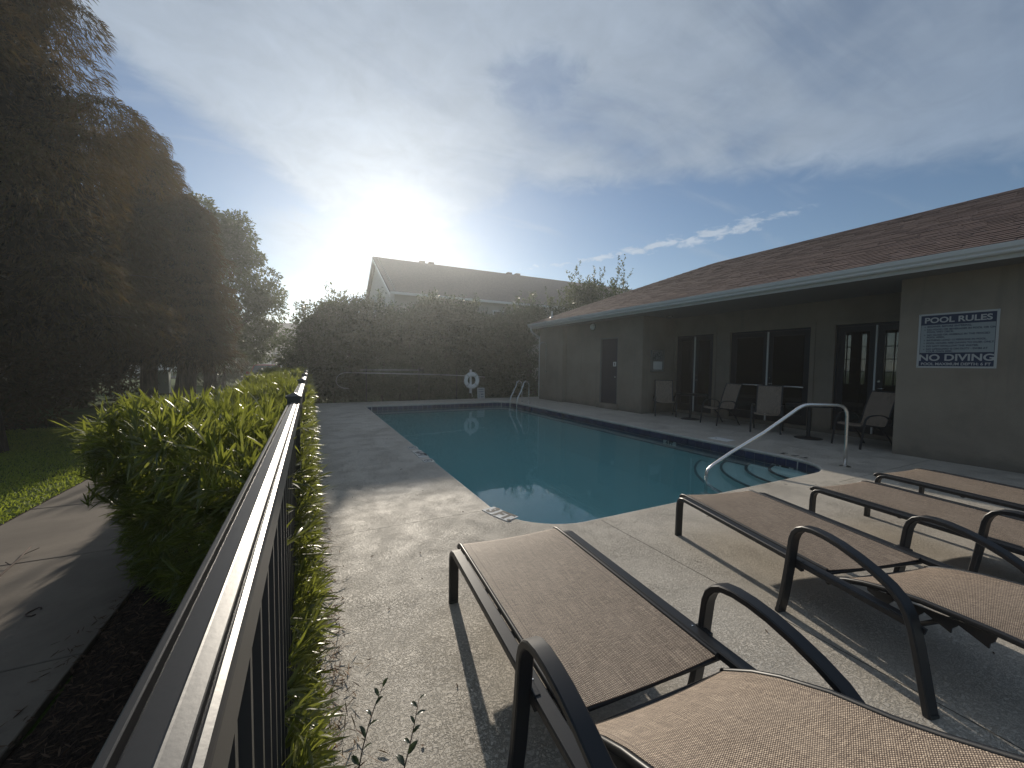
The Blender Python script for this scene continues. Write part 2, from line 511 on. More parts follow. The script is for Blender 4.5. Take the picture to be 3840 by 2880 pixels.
class MB:
    def __init__(self):
        self.v, self.f, self.uv = [], [], None

    def add(self, vs, fs):
        o = len(self.v)
        self.v += [tuple(map(float, p)) for p in vs]
        self.f += [tuple(i + o for i in q) for q in fs]
        return self

    def box(self, x0, x1, y0, y1, z0, z1):
        return self.add([(x0, y0, z0), (x1, y0, z0), (x1, y1, z0), (x0, y1, z0), (x0, y0, z1), (x1, y0, z1), (x1, y1, z1), (x0, y1, z1)],
                        [(0, 3, 2, 1), (4, 5, 6, 7), (0, 1, 5, 4), (1, 2, 6, 5), (2, 3, 7, 6), (3, 0, 4, 7)])

    def sweep(self, path, prof, up=(0, 0, 1), closed=False, caps=True, scale=None):
        """sweep a closed 2-D profile [(side, up)] along a polyline"""
        P = [Vector(p) for p in path]
        n, k = len(P), len(prof)
        vs, fs = [], []
        U = Vector(up)
        prev = None
        for i, p in enumerate(P):
            if closed:
                tan = (P[(i + 1) % n] - P[i - 1]).normalized()
            elif i == 0:
                tan = (P[1] - P[0]).normalized()
            elif i == n - 1:
                tan = (P[-1] - P[-2]).normalized()
            else:
                a, b = (P[i] - P[i - 1]).normalized(), (P[i + 1] - P[i]).normalized()
                tan = (a + b).normalized()
            side = tan.cross(U)
            if side.length < 1e-4:
                side = prev if prev is not None else tan.orthogonal()
            side.normalize()
            if prev is not None and side.dot(prev) < 0:
                side = -side
            prev = side
            upv = side.cross(tan).normalized()
            m = 1.0
            if not closed and 0 < i < n - 1:
                c = max(.35, (P[i] - P[i - 1]).normalized().dot(tan))
                m = 1 / c
            s = 1.0 if scale is None else scale[i]
            for (a, b) in prof:
                vs.append(p + side * a * s + upv * b * s * m)
        seg = n if closed else n - 1
        for i in range(seg):
            j = (i + 1) % n
            for q in range(k):
                r = (q + 1) % k
                fs.append((i * k + q, i * k + r, j * k + r, j * k + q))
        if caps and not closed:
            fs.append(tuple(range(k - 1, -1, -1)))
            fs.append(tuple((n - 1) * k + q for q in range(k)))
        return self.add(vs, fs)

    def tube(self, path, r, seg=10, radii=None, **kw):
        prof = [(math.cos(2 * PI * i / seg) * r, math.sin(2 * PI * i / seg) * r) for i in range(seg)]
        return self.sweep(path, prof, scale=None if radii is None else [q / r for q in radii], **kw)

    def lathe(self, prof, seg=24, c=(0, 0, 0)):
        """prof [(r, z)] from bottom to top"""
        vs, fs = [], []
        for (r, z) in prof:
            for i in range(seg):
                a = 2 * PI * i / seg
                vs.append((c[0] + math.cos(a) * r, c[1] + math.sin(a) * r, c[2] + z))
        for i in range(len(prof) - 1):
            for q in range(seg):
                r = (q + 1) % seg
                fs.append((i * seg + q, i * seg + r, (i + 1) * seg + r, (i + 1) * seg + q))
        fs.append(tuple(range(seg - 1, -1, -1)))
        fs.append(tuple((len(prof) - 1) * seg + q for q in range(seg)))
        return self.add(vs, fs)

    def prism(self, poly, axis, a, b):
        """extrude a polygon given in the two other axes along axis from a to b"""
        n = len(poly)
        def mk(p, t):
            return {'x': (t, p[0], p[1]), 'y': (p[0], t, p[1]), 'z': (p[0], p[1], t)}[axis]
        vs = [mk(p, a) for p in poly] + [mk(p, b) for p in poly]
        fs = [tuple(range(n)), tuple(range(2 * n - 1, n - 1, -1))] + [(i, i + n, (i + 1) % n + n, (i + 1) % n) for i in range(n)]
        return self.add(vs, fs)

    def mesh(self, name):
        me = bpy.data.meshes.new(name)
        me.from_pydata(self.v, [], self.f)
        bm = bmesh.new()
        bm.from_mesh(me)
        bmesh.ops.recalc_face_normals(bm, faces=bm.faces)
        bm.to_mesh(me)
        bm.free()
        return me


def link(name, me, m, parent=None, smooth=None, bevel=0.0):
    o = bpy.data.objects.new(name, me)
    COL.objects.link(o)
    if m is not None and not me.materials:
        me.materials.append(MATS[m])
    if smooth is not None:
        me.polygons.foreach_set('use_smooth', [True] * len(me.polygons))
        if smooth < 179:
            try:
                me.set_sharp_from_angle(angle=R(smooth))
            except Exception:
                pass
    if bevel:
        md = o.modifiers.new('bevel', 'BEVEL')
        md.width = bevel
        md.segments = 2
        md.limit_method = 'ANGLE'
        md.angle_limit = R(40)
    if parent is not None:
        o.parent = parent
    return o


def obj(name, mb, m, parent=None, smooth=None, bevel=0.0):
    return link(name, mb.mesh(name), m, parent, smooth, bevel)


def tag(o, label=None, cat=None, group=None, kind=None):
    if label:
        o['label'] = label
    if cat:
        o['category'] = cat
    if group:
        o['group'] = group
    if kind:
        o['kind'] = kind
    return o


def thing(name, label, cat, loc=(0, 0, 0), rz=0.0, group=None):
    o = bpy.data.objects.new(name, None)
    o.empty_display_size = .1
    COL.objects.link(o)
    o.location = loc
    o.rotation_euler = (0, 0, rz)
    return tag(o, label, cat, group)


def copy_tree(o, parent=None):
    c = o.copy()
    COL.objects.link(c)
    if parent is not None:
        c.parent = parent
    for ch in list(o.children):
        copy_tree(ch, c)
    return c


def np_mesh(name, V, quads=None, tris=None):
    me = bpy.data.meshes.new(name)
    V = np.asarray(V, np.float32).reshape(-1, 3)
    idx, start, tot = [], [], []
    pos = 0
    for F in (quads, tris):
        if F is None or len(F) == 0:
            continue
        F = np.asarray(F, np.int32)
        k = F.shape[1]
        idx.append(F.ravel())
        start.append(pos + np.arange(len(F), dtype=np.int32) * k)
        tot.append(np.full(len(F), k, np.int32))
        pos += F.size
    idx = np.concatenate(idx)
    start = np.concatenate(start)
    me.vertices.add(len(V))
    me.vertices.foreach_set('co', V.ravel())
    me.loops.add(len(idx))
    me.loops.foreach_set('vertex_index', idx)
    me.polygons.add(len(start))
    me.polygons.foreach_set('loop_start', start)
    me.update(calc_edges=True)
    return me


def nrm(a):
    return a / np.maximum(np.linalg.norm(a, axis=-1, keepdims=True), 1e-9)


def leaves(P, Dv, L, W, droop=.15, lift=0.0):
    """one tapering bent blade for each row: 5 vertices, a quad and a tip"""
    P, Dv = np.asarray(P, float), nrm(np.asarray(Dv, float))
    n = len(P)
    L = np.broadcast_to(L, (n,))[:, None]
    W = np.broadcast_to(W, (n,))[:, None]
    rv = rng.normal(size=(n, 3)) * .55 + np.array([0, 0, 1.0])
    S = nrm(np.cross(Dv, rv))
    N = np.cross(S, Dv)
    base, mid, tip = P, P + Dv * L * .52 + N * L * lift, P + Dv * L - np.array([0, 0, 1.0]) * L * droop
    V = np.stack([base - S * W * .22, base + S * W * .22, mid + S * W * .5, mid - S * W * .5, tip], 1)
    i = np.arange(n)[:, None] * 5
    return V.reshape(-1, 3), i + np.array([[0, 1, 2, 3]]), i + np.array([[3, 2, 4]])


def straps(P, Dv, L, W, droop=.15, lift=0.0):
    """long narrow leaf of even width, a little folded along the middle: 7 vertices"""
    P, Dv = np.asarray(P, float), nrm(np.asarray(Dv, float))
    n = len(P)
    L = np.broadcast_to(L, (n,))[:, None]
    W = np.broadcast_to(W, (n,))[:, None]
    rv = rng.normal(size=(n, 3)) * .5 + np.array([0, 0, 1.0])
    S = nrm(np.cross(Dv, rv))
    N = np.cross(S, Dv)
    dn = np.array([0, 0, 1.0]) * L * droop
    a, b, c, d = P, P + Dv * L * .30 + N * L * lift, P + Dv * L * .74 + N * L * lift - dn * .45, P + Dv * L - dn
    V = np.stack([a - S * W * .16, a + S * W * .16, b + S * W * .5, b - S * W * .5, c + S * W * .44, c - S * W * .44, d], 1)
    i = np.arange(n)[:, None] * 7
    q = np.concatenate([i + np.array([[0, 1, 2, 3]]), i + np.array([[3, 2, 4, 5]])])
    return V.reshape(-1, 3), q, i + np.array([[5, 4, 6]])


def leaf_obj(name, P, Dv, L, W, m, parent=None, droop=.15, lift=0.0, stuff=False, strap=False):
    V, q, t3 = (straps if strap else leaves)(P, Dv, L, W, droop, lift)
    o = link(name, np_mesh(name, V, q, t3), m, parent)
    if stuff:
        o['kind'] = 'stuff'
    return o


def text_mesh(txt, size, bold=.0, align='CENTER', xscale=1.0):
    cu = bpy.data.curves.new('lettering', 'FONT')
    cu.body = txt
    cu.size = size
    cu.align_x = align
    cu.align_y = 'CENTER'
    cu.offset = bold
    cu.extrude = .0004
    o = bpy.data.objects.new('lettering', cu)
    COL.objects.link(o)
    dg = bpy.context.evaluated_depsgraph_get()
    me = bpy.data.meshes.new_from_object(o.evaluated_get(dg))
    bpy.data.objects.remove(o, do_unlink=True)
    if xscale != 1.0:
        me.transform(Matrix.Diagonal((xscale, 1, 1, 1)))
    me.materials.clear()
    return me


def project(p):
    d = np.asarray(p, float) - np.array([0, 0, CAMH])
    zc = d @ CF
    return 512 + FPX * (d @ CR) / zc, 384 - FPX * (d @ CU) / zc, zc


# ------------------------------------------------------------------ ground, paths, road
Z_LAWN, Z_WALK = -.14, -.10
DX0, DX1, DY0, DY1 = .03, 19.0, -6.0, 16.45       # deck sheet

g = MB().add([(-400, -300, Z_LAWN), (-.35, -300, Z_LAWN), (-.35, 600, Z_LAWN), (-400, 600, Z_LAWN)], [(0, 1, 2, 3)])
g.add([(-.35, 16.45, Z_LAWN), (500, 16.45, Z_LAWN), (500, 600, Z_LAWN), (-.35, 600, Z_LAWN)], [(0, 1, 2, 3)])
g.add([(-.35, -300, Z_LAWN), (500, -300, Z_LAWN), (500, -6.0, Z_LAWN), (-.35, -6.0, Z_LAWN)], [(0, 1, 2, 3)])
g.add([(19.0, -6.0, Z_LAWN), (500, -6.0, Z_LAWN), (500, 16.45, Z_LAWN), (19.0, 16.45, Z_LAWN)], [(0, 1, 2, 3)])
tag(obj('ground', g, 'lawn'), kind='structure')

mb = MB()
nx, ny = 14, 160
vs, fs = [], []
for j in range(ny + 1):
    for i in range(nx + 1):
        xx = -1.22 + 1.30 * i / nx
        yy = -6 + 23 * j / ny
        wav = .05 * math.sin(yy * 3.1) + .03 * math.sin(yy * 7.7)
        zz = (-.116 if i else -.16) + .085 * (i / nx) + random.uniform(-.012, .012) if i < nx - 1 else (-.008 if i < nx else -.03)
        vs.append((xx + (wav if i == 0 else 0) + (.02 * math.sin(yy * 5) if i == nx else 0), yy, zz + (.006 if i >= nx - 1 else 0)))
for j in range(ny):
    for i in range(nx):
        a = j * (nx + 1) + i
        fs.append((a, a + 1, a + nx + 2, a + nx + 1))
mb.add(vs, fs)
tag(obj('planting_bed', mb, 'mulch', smooth=180), kind='structure')

walk = MB()
walk.box(-2.80, -1.165, -6.5, 30, Z_WALK - .12, Z_WALK - .02)
walk = tag(obj('sidewalk', walk, 'mulch'), kind='structure')
yj = [-6.2, -4.66, -3.12, -1.58, -.04, 1.5, 3.0, 4.58, 6.19, 7.75, 9.3, 10.9, 12.5, 14.1, 15.7, 17.3, 18.9, 20.5]
for i in range(len(yj) - 1):
    s = MB().box(-2.75 + random.uniform(-.01, .01), -1.16, yj[i] + .007, yj[i + 1] - .007, Z_WALK - .06, Z_WALK + random.uniform(-.004, .004))
    obj('slab', s, 'concrete', walk, bevel=.008)

rd = MB().box(-140, 60, 47.5, 54.5, Z_LAWN - .05, Z_LAWN + .012)
tag(obj('road', rd, 'asphalt'), kind='structure')
kb = MB().box(-140, 60, 47.25, 47.5, Z_LAWN - .05, Z_LAWN + .12)
tag(obj('kerb', kb, 'concrete', bevel=.03), kind='structure')
dv = MB().box(-4.6, -.4, 21.5, 47.2, Z_LAWN - .05, Z_LAWN + .02)
tag(obj('driveway', dv, 'asphalt'), kind='structure')

# grass near the path
n = 80000
gx = rng.uniform(-8.5, -2.78, n)
gy = rng.uniform(3.2, 13.5, n)
keep = (gx > -gy * .62 - .6)
gx, gy = gx[keep], gy[keep]
n = len(gx)
P = np.stack([gx, gy, np.full(n, Z_LAWN)], 1)
Dv = np.stack([rng.normal(0, .5, n), rng.normal(0, .5, n), rng.uniform(.5, 1.1, n)], 1)
go = leaf_obj('grass', P, Dv, rng.uniform(.05, .10, n), rng.uniform(.008, .014, n), 'grass', droop=.3)
tag(go, 'short green lawn grass beside the concrete path', 'grass', kind='stuff')

# ------------------------------------------------------------------ pool
PX0, PX1, PY0, PY1 = 1.72, 7.45, 3.09, 15.0
WATER_Z = -.165


def pool_outline(off=0.0, seg=10):
    """rounded outline, counter-clockwise, with its outward normals"""
    pts = []
    for (cx, cy, r, a0) in ((PX1, PY0, .80, -90), (PX1, PY1, .80, 0), (PX0, PY1, .28, 90), (PX0, PY0, .72, 180)):
        sx = -1 if cx == PX1 else 1
        sy = 1 if cy == PY0 else -1
        ox, oy = cx + sx * r, cy + sy * r
        for i in range(seg + 1):
            a = R(a0 + 90 * i / seg)
            pts.append((ox + math.cos(a) * (r + off), oy + math.sin(a) * (r + off)))
    return pts


inner = pool_outline(0.0)
# deck sheet with the pool cut out: fan from each outline point to the outer rectangle
bm = bmesh.new()
ov = [bm.verts.new((x, y, 0)) for x, y in ((DX0, DY0), (DX1, DY0), (DX1, DY1), (DX0, DY1))]
iv = [bm.verts.new((x, y, 0)) for x, y in pool_outline(.005)]
oe = [bm.edges.new((ov[i], ov[(i + 1) % 4])) for i in range(4)]
ie = [bm.edges.new((iv[i], iv[(i + 1) % len(iv)])) for i in range(len(iv))]
bmesh.ops.triangle_fill(bm, use_beauty=True, use_dissolve=False, edges=oe + ie)
for f in bm.faces:
    if f.normal.z < 0:
        f.normal_flip()
me = bpy.data.meshes.new('pool_deck')
bm.to_mesh(me)
bm.free()
deck = tag(link('pool_deck', me, 'deck'), kind='structure')
# skirt of the slab towards the planting bed and the rounded lip over the water
sk = MB().box(DX0 - .0, DX0 + .1, DY0, DY1, -.16, -.003)
obj('slab_edge', sk, 'coping', deck)
lip = MB()
prof = [(-.03, -.003), (.004, -.003), (.012, -.006), (.018, -.014), (.018, -.038), (.012, -.048), (.0, -.054), (-.03, -.054)]
path = [(x, y, 0) for x, y in inner]
lip.sweep(path, [(-a, b) for a, b in prof], closed=True)
obj('lip', lip, 'coping', deck, smooth=60)

basin = MB()
k = len(inner)
vs = [(x, y, -.02) for x, y in pool_outline(.004)] + [(x, y, -1.25) for x, y in pool_outline(.004)]
basin.add(vs, [(i, (i + 1) % k, (i + 1) % k + k, i + k) for i in range(k)] + [tuple(range(k, 2 * k))])
basin = tag(obj('pool_basin', basin, 'plaster'), kind='structure')
# grout band behind the tiles
gb = MB()
o1, o0 = pool_outline(-.002), pool_outline(-.002)
vs = [(x, y, -.05) for x, y in o1] + [(x, y, -.36) for x, y in o0]
gb.add(vs, [(i, (i + 1) % k, (i + 1) % k + k, i + k) for i in range(k)])
obj('grout_band', gb, 'grout', basin)


def arc_walk(step):
    """points along the outline at equal steps: (x, y, angle of the tangent)"""
    pts = [Vector((x, y, 0)) for x, y in pool_outline(-.004, 16)]
    pts.append(pts[0])
    out, acc, need = [], 0.0, step / 2
    for a, b in zip(pts[:-1], pts[1:]):
        L = (b - a).length
        while acc + L >= need:
            p = a.lerp(b, (need - acc) / L)
            tg = (b - a).normalized()
            out.append((p.x, p.y, math.atan2(tg.y, tg.x)))
            need += step
        acc += L
    return out


tm = MB().box(-.0885, .0885, 0, .007, -.0705, .0705).mesh('tile')
tm.materials.append(MATS['navy_tile'])
spots = arc_walk(.184)
for row, zc in enumerate((-.132, -.282)):
    for (x, y, a) in spots:
        if row == 1 and not (x > 7.0 or (y > 14.5)):
            continue
        o = bpy.data.objects.new('tile', tm)
        COL.objects.link(o)
        o.parent = basin
        o.location = (x, y, zc)
        o.rotation_euler = (random.uniform(-.01, .01), random.uniform(-.008, .008), a)

water = MB()
vs = [(x, y, WATER_Z) for x, y in pool_outline(.03)] + [(x, y, -1.35) for x, y in pool_outline(.03)]
water.add(vs, [tuple(range(k)), tuple(range(2 * k - 1, k - 1, -1))] + [(i, i + k, (i + 1) % k + k, (i + 1) % k) for i in range(k)])
water = tag(obj('water', water, 'water'), kind='structure')

# steps in the near right corner
stp = [((6.95, 3.55), (7.46, 4.05), -.215, .0), ((6.55, 3.3), (7.46, 4.5), -.285, 0), ((6.1, 3.2), (7.46, 4.95), -.35, 0), ((5.55, 3.15), (7.46, 5.65), -.46, 0)]


def step_curve(a, b, bulge):
    """arc from the near wall to the right-hand wall, bowed towards the deep end"""
    A, B = Vector((a[0], a[1], 0)), Vector((b[0], b[1], 0))
    M = (A + B) / 2 + Vector((-1, 1, 0)).normalized() * bulge
    return [(A * (1 - t) ** 2 + M * 2 * t * (1 - t) + B * t ** 2) for t in [i / 14 for i in range(15)]]


for i, (a, b, z, _) in enumerate((((6.72, 3.02), (7.44, 4.12), -.215, 0), ((6.45, 3.05), (7.44, 4.56), -.285, 0),
                                  ((6.05, 3.08), (7.44, 5.05), -.35, 0), ((5.55, 3.08), (7.44, 5.62), -.46, 0))):
    c = step_curve(a, b, .62 + .08 * i)
    poly = [(p.x, p.y) for p in c] + [(7.44, 3.75), (7.3, 3.35), (7.0, 3.14), (6.7, 3.1)]
    if i:
        poly = [(p.x, p.y) for p in c] + [(7.44, 3.8), (7.25, 3.35), (6.9, 3.12)]
    zb = -1.24
    s = obj('step', MB().prism(poly, 'z', zb, z), 'plaster', basin)
    e = MB().sweep([(p.x, p.y, z + .006) for p in c], [(-.022, -.012), (.022, -.012), (.022, .006), (-.022, .006)])
    obj('step_nosing', e, 'step_edge', s)


def marker(txt, x, y, rz, w, h, parent, z=.004, vertical=False):
    """white tile with black lettering lying in the deck (or standing in the tile band)"""
    tl = obj('depth_tile', MB().box(-w / 2, w / 2, -h / 2, h / 2, -.004, .003), 'white_tile', parent)
    if vertical:
        tl.rotation_euler = (R(90), 0, rz)
    else:
        tl.rotation_euler = (0, 0, rz)
    tl.location = (x, y, z)
    if txt == 'no':
        rg = MB()
        rg.sweep([(math.cos(a) * h * .36, math.sin(a) * h * .36, .0045) for a in [2 * PI * i / 24 for i in range(24)]], [(-.006, 0), (.006, 0), (.006, .001), (-.006, .001)], closed=True)
        rg.add([(-h * .26, h * .22, .0046), (-h * .22, h * .26, .0046), (h * .26, -h * .22, .0046), (h * .22, -h * .26, .0046)], [(0, 1, 2, 3)])
        rg.add([(-h * .2, -h * .06, .0046), (h * .16, -h * .12, .0046), (h * .18, -h * .05, .0046), (-h * .16, h * .04, .0046)], [(0, 1, 2, 3)])
        link('symbol', rg.mesh('symbol'), 'ink', tl)
    else:
        me = text_mesh(txt, h * 1.22, .010, xscale=.92)
        o = link('lettering', me, 'ink', tl)
        o.location = (0, 0, .0042)
    return tl


marker('3', 1.700, 3.740, R(-78), .165, .165, deck)
marker('FT.', 1.752, 3.548, R(-71), .215, .165, deck)
marker('4 FT', 1.655, 6.66, R(-90), .56, .165, deck)
marker('no', 1.655, 7.22, R(-90), .20, .165, deck)
marker('no', 1.655, 6.14, R(-90), .20, .165, deck)
marker('3 FT', 7.432, 3.98, R(-90), .36, .10, basin, z=-.24, vertical=True)
marker('4 FT', 7.432, 6.45, R(-90), .36, .10, basin, z=-.24, vertical=True)
for txt, yy in (('3', 4.05), ('F', 3.86), ('T', 3.70)):
    o = link('worn_lettering', text_mesh(txt, .19, .004), 'ink', deck)
    o.location = (7.60, yy, .0045)
    o.rotation_euler = (0, 0, R(90))

sk = thing('skimmer_lid', 'flat pale square access lid set in the deck in front of the patio chairs', 'lid', (7.80, 5.42, 0))
obj('lid', MB().box(-.15, .15, -.22, .22, .001, .010), 'white_plastic', sk, bevel=.003)
obj('finger_hole', MB().lathe([(.02, .0101), (.02, .0115)], 12, (0, .12, 0)), 'ink', sk)

# ------------------------------------------------------------------ left fence
FX = -.077
RAIL_Z = 1.34


def bay_label(i):
    return ['aluminium fence bay with the long shiny top rail running out of the bottom left corner',
            'black fence bay half buried in the hedge just behind the first fence post',
            'black fence bay in the hedge, second one beyond the first fence post',
            'far black fence bay in the hedge close to the tall dark hedge'][i]


def post_label(i):
    return ['nearest black fence post with a pyramid cap where the shiny rail ends',
            'second black fence post rising from the hedge', 'third black fence post rising from the hedge',
            'fourth small black fence post far along the hedge', 'last tiny black fence post by the tall hedge'][i]


posts_y = [2.33, 4.40, 6.47, 8.54, 10.61, 12.68, 14.75]
rail_prof = [(-.0268, -.034), (-.0268, -.004), (-.0262, -.0008), (-.0250, 0.0), (-.0208, .0003), (-.0198, -.0008), (-.0192, -.0090), (-.0145, -.0090), (-.0138, .0015), (-.0130, .0025), (.0026, .0040), (.0040, .0046), (.0054, .0038),
             (.0152, .0014), (.0160, .0004), (.0165, -.0052), (.0185, -.0052), (.0190, -.0006), (.0202, .0002), (.0248, -.0014), (.0262, -.0060), (.0268, -.0090), (.0268, -.050), (.0225, -.050), (.0225, -.038), (-.0225, -.038), (-.0225, -.034)]
pk_me = MB().box(-.008, .008, -.008, .008, -.02, RAIL_Z - .035).mesh('picket')
pk_me.materials.append(MATS['fence'])
bays = [(.05 - 1.7, 2.33)] + list(zip(posts_y[:-1], posts_y[1:]))
for i, (a, b) in enumerate(bays[:4]):
    far = i >= 1
    t = thing('fence_bay', bay_label(i), 'fence', (FX, a, 0), 0, 'bays of the black pool fence')
    L = b - a
    rl = MB().sweep([(0, .03, RAIL_Z), (0, L - .03, RAIL_Z)], rail_prof)
    obj('top_rail', rl, 'fence', t)
    obj('bottom_rail', MB().box(-.016, .016, .03, L - .03, .10, .13), 'fence', t)
    kx = int(L / .108)
    for q in range(1, kx):
        o = bpy.data.objects.new('picket', pk_me)
        COL.objects.link(o)
        o.parent = t
        o.location = (0, q * L / kx, 0)
for i, y in enumerate(posts_y[:5]):
    t = thing('fence_post', post_label(i), 'fence post', (FX, y, 0), 0, 'posts of the black pool fence')
    obj('shaft', MB().box(-.026, .026, -.026, .026, -.15, RAIL_Z + .022), 'fence', t, bevel=.003)
    cp = MB().box(-.036, .036, -.036, .036, 0, .012)
    cp.add([(-.034, -.034, .012), (.034, -.034, .012), (.034, .034, .012), (-.034, .034, .012), (0, 0, .030)], [(0, 1, 4), (1, 2, 4), (2, 3, 4), (3, 0, 4)])
    cp.box(-.030, .030, -.030, .030, -.055, -.0005)
    o = obj('cap', cp, 'fence', t)
    o.location = (0, 0, RAIL_Z + .0225)

# ------------------------------------------------------------------ podocarpus hedges


def shoots(P, Dv, per, L, W, spread=.75):
    """whorls of strap leaves round shoot tips"""
    n = len(P)
    Dv = nrm(Dv)
    PP = np.repeat(P, per, 0)
    DD = np.repeat(Dv, per, 0)
    along = rng.uniform(0, .10, len(PP))[:, None]
    rad = nrm(np.cross(DD, rng.normal(size=DD.shape)))
    sp = rng.uniform(.35, 1.15, len(PP))[:, None] * spread
    out = nrm(DD + rad * sp)
    ll = L * rng.uniform(.6, 1.15, len(PP))
    return PP - DD * along, out, ll, W * rng.uniform(.75, 1.2, len(PP))


def hedge_edge(y):
    """left limit of the near hedge at y"""
    return -1.10 - .035 * (y - 3) + .10 * np.sin(y * 2.3) + .06 * np.sin(y * 5.1 + 1)


def near_end(x, z):
    """the end of the near hedge is cut on the slant and undercut"""
    return 1.22 + (-.16 - x) * 1.75 + (1.25 - z) * .62


def make_hedge(name, label, y0, y1, dens, L, W, near):
    t = thing(name, label, 'hedge', (-.6, (y0 + y1) / 2, -.1))
    off = np.array([.6, -(y0 + y1) / 2, .1])
    Ps, Ds = [], []
    # top
    n = int((y1 - y0) * 1.15 * dens)
    x = rng.uniform(-1.35, -.10, n)
    y = rng.uniform(y0, y1, n)
    k = (x > hedge_edge(y))
    if near:
        k &= (y > near_end(x, 1.2))
    x, y = x[k], y[k]
    h = 1.235 + .05 * np.sin(x * 4 + y * 1.7) + .05 * np.sin(y * 2.9 + 2) - (.16 + .40 * np.clip((y - 3.0) / 1.0, 0, 1)) * np.clip((hedge_edge(y) + .25 + .25 * np.clip((y - 3.0) / 1.0, 0, 1) - x) / (.25 + .25 * np.clip((y - 3.0) / 1.0, 0, 1)), 0, 1) + rng.normal(0, .028, len(x)) - .02 * np.clip((x + .25) / .15, 0, 1)
    Ps.append(np.stack([x, y, h], 1))
    Ds.append(np.stack([rng.normal(0, .38, len(x)) + (x + .65) * .25, rng.normal(-.05, .38, len(x)), np.full(len(x), 1.0)], 1))
    # second layer a little lower fills it
    lo = Ps[0].copy()
    lo[:, 2] -= rng.uniform(.08, .3, len(lo))
    Ps.append(lo)
    Ds.append(Ds[0] + rng.normal(0, .6, Ds[0].shape))
    # left side
    n = int((y1 - y0) * 1.3 * dens * .9)
    y = rng.uniform(y0, y1, n)
    z = rng.uniform(-.02, 1.2, n) * (1 - .38 * np.clip((y - 3.0) / 1.0, 0, 1))
    x = hedge_edge(y) + rng.uniform(-.05, .18, n) + .07 * np.sin(z * 6 + y * 3)
    k = y > near_end(x, z) if near else y > -99
    Ps.append(np.stack([x, y, z], 1)[k])
    Ds.append(np.stack([np.full(n, -1.0), rng.normal(0, .45, n), rng.normal(.35, .35, n)], 1)[k])
    # end that faces the viewer, cut on the slant
    if near:
        n = int(1.6 * 1.3 * dens * 1.2)
        x = rng.uniform(-1.2, -.12, n)
        z = rng.uniform(-.02, 1.22, n)
        y = near_end(x, z) + rng.uniform(-.03, .25, n) + .06 * np.sin(z * 5 + x * 7)
        Ps.append(np.stack([x, y, z], 1))
        Ds.append(np.stack([rng.normal(-.45, .4, n), rng.normal(-.7, .35, n), rng.normal(.35, .35, n)], 1))
    # growth through the fence on the pool side
    n = int((y1 - y0) * 1.15 * dens * .85)
    y = rng.uniform(y0 if not near else .55, y1, n)
    z = rng.beta(1.05, 1.35, n) * 1.2
    lim = 1.14 + .07 * np.sin(y * 3.3) + .05 * np.sin(y * 7.1)
    k = z < lim - np.clip((2.4 - y), 0, 2) * .36
    x = -.045 + rng.uniform(-.02, .055, n)
    Ps.append(np.stack([x, y, z], 1)[k])
    Ds.append(np.stack([np.full(n, .75), rng.normal(-.10, .5, n), rng.normal(.55, .4, n)], 1)[k])
    P, Dv = np.concatenate(Ps), np.concatenate(Ds)
    A, B, l, w = shoots(P + off, Dv, 18 if near else 13, L, W)
    fo = leaf_obj('foliage', A, B, l, w, 'podocarpus', t, droop=.07, lift=.03, stuff=True, strap=True)
    fo.location = (0, 0, 0)
    st = MB()
    m = int((y1 - y0) * 3)
    for q in range(m):
        yy = y0 + (q + .5) * (y1 - y0) / m + random.uniform(-.1, .1)
        xx = random.uniform(-1.0, -.2)
        if near and yy < near_end(xx, 0) + .15:
            continue
        pp = [(xx + .6, yy - (y0 + y1) / 2, 0)]
        for s in range(4):
            pp.append((pp[-1][0] + random.uniform(-.09, .09), pp[-1][1] + random.uniform(-.09, .09), .32 * (s + 1)))
        st.tube(pp, .02, 6, radii=[.024, .02, .016, .011, .006])
    ob = obj('stems', st, 'twig', t)
    ob['kind'] = 'stuff'
    return t


make_hedge('hedge', 'sunlit strap-leaved hedge filling the left foreground beside the shiny fence rail', .95, 6.2, 235, .108, .0074, True)
make_hedge('hedge', 'farther run of the low strap-leaved hedge beyond the fence post, below the parked car', 6.35, 15.4, 115, .135, .013, False)

# litter of dry leaves along the edge of the deck
n = 2600
y = rng.uniform(.7, 12, n)
x = .03 + np.abs(rng.normal(0, .055, n)) * np.clip(1.35 - .06 * y, .6, 2)
P = np.stack([x, y, np.full(n, .006) + rng.uniform(0, .012, n)], 1)
Dv = np.stack([rng.normal(0, 1, n), rng.normal(0, 1, n), rng.normal(0, .12, n)], 1)
o = leaf_obj('leaf_litter', P, Dv, rng.uniform(.03, .085, n), rng.uniform(.003, .007, n), 'litter', droop=0)
tag(o, 'brown dry needles fallen along the hedge edge of the deck', 'leaf litter', kind='stuff')
n = 5000
P = np.stack([-.1 - rng.beta(1.4, 1.6, n) * 1.2, rng.uniform(.3, 4.5, n), np.full(n, -.094) + rng.uniform(0, .03, n)], 1)
Dv = np.stack([rng.normal(0, 1, n), rng.normal(0, 1, n), rng.normal(0, .15, n)], 1)
o = leaf_obj('leaf_litter', P, Dv, rng.uniform(.025, .06, n), rng.uniform(.004, .009, n), 'dark_litter', droop=0)
tag(o, 'brown dry leaves lying in the mulch under the hedge', 'leaf litter', kind='stuff')

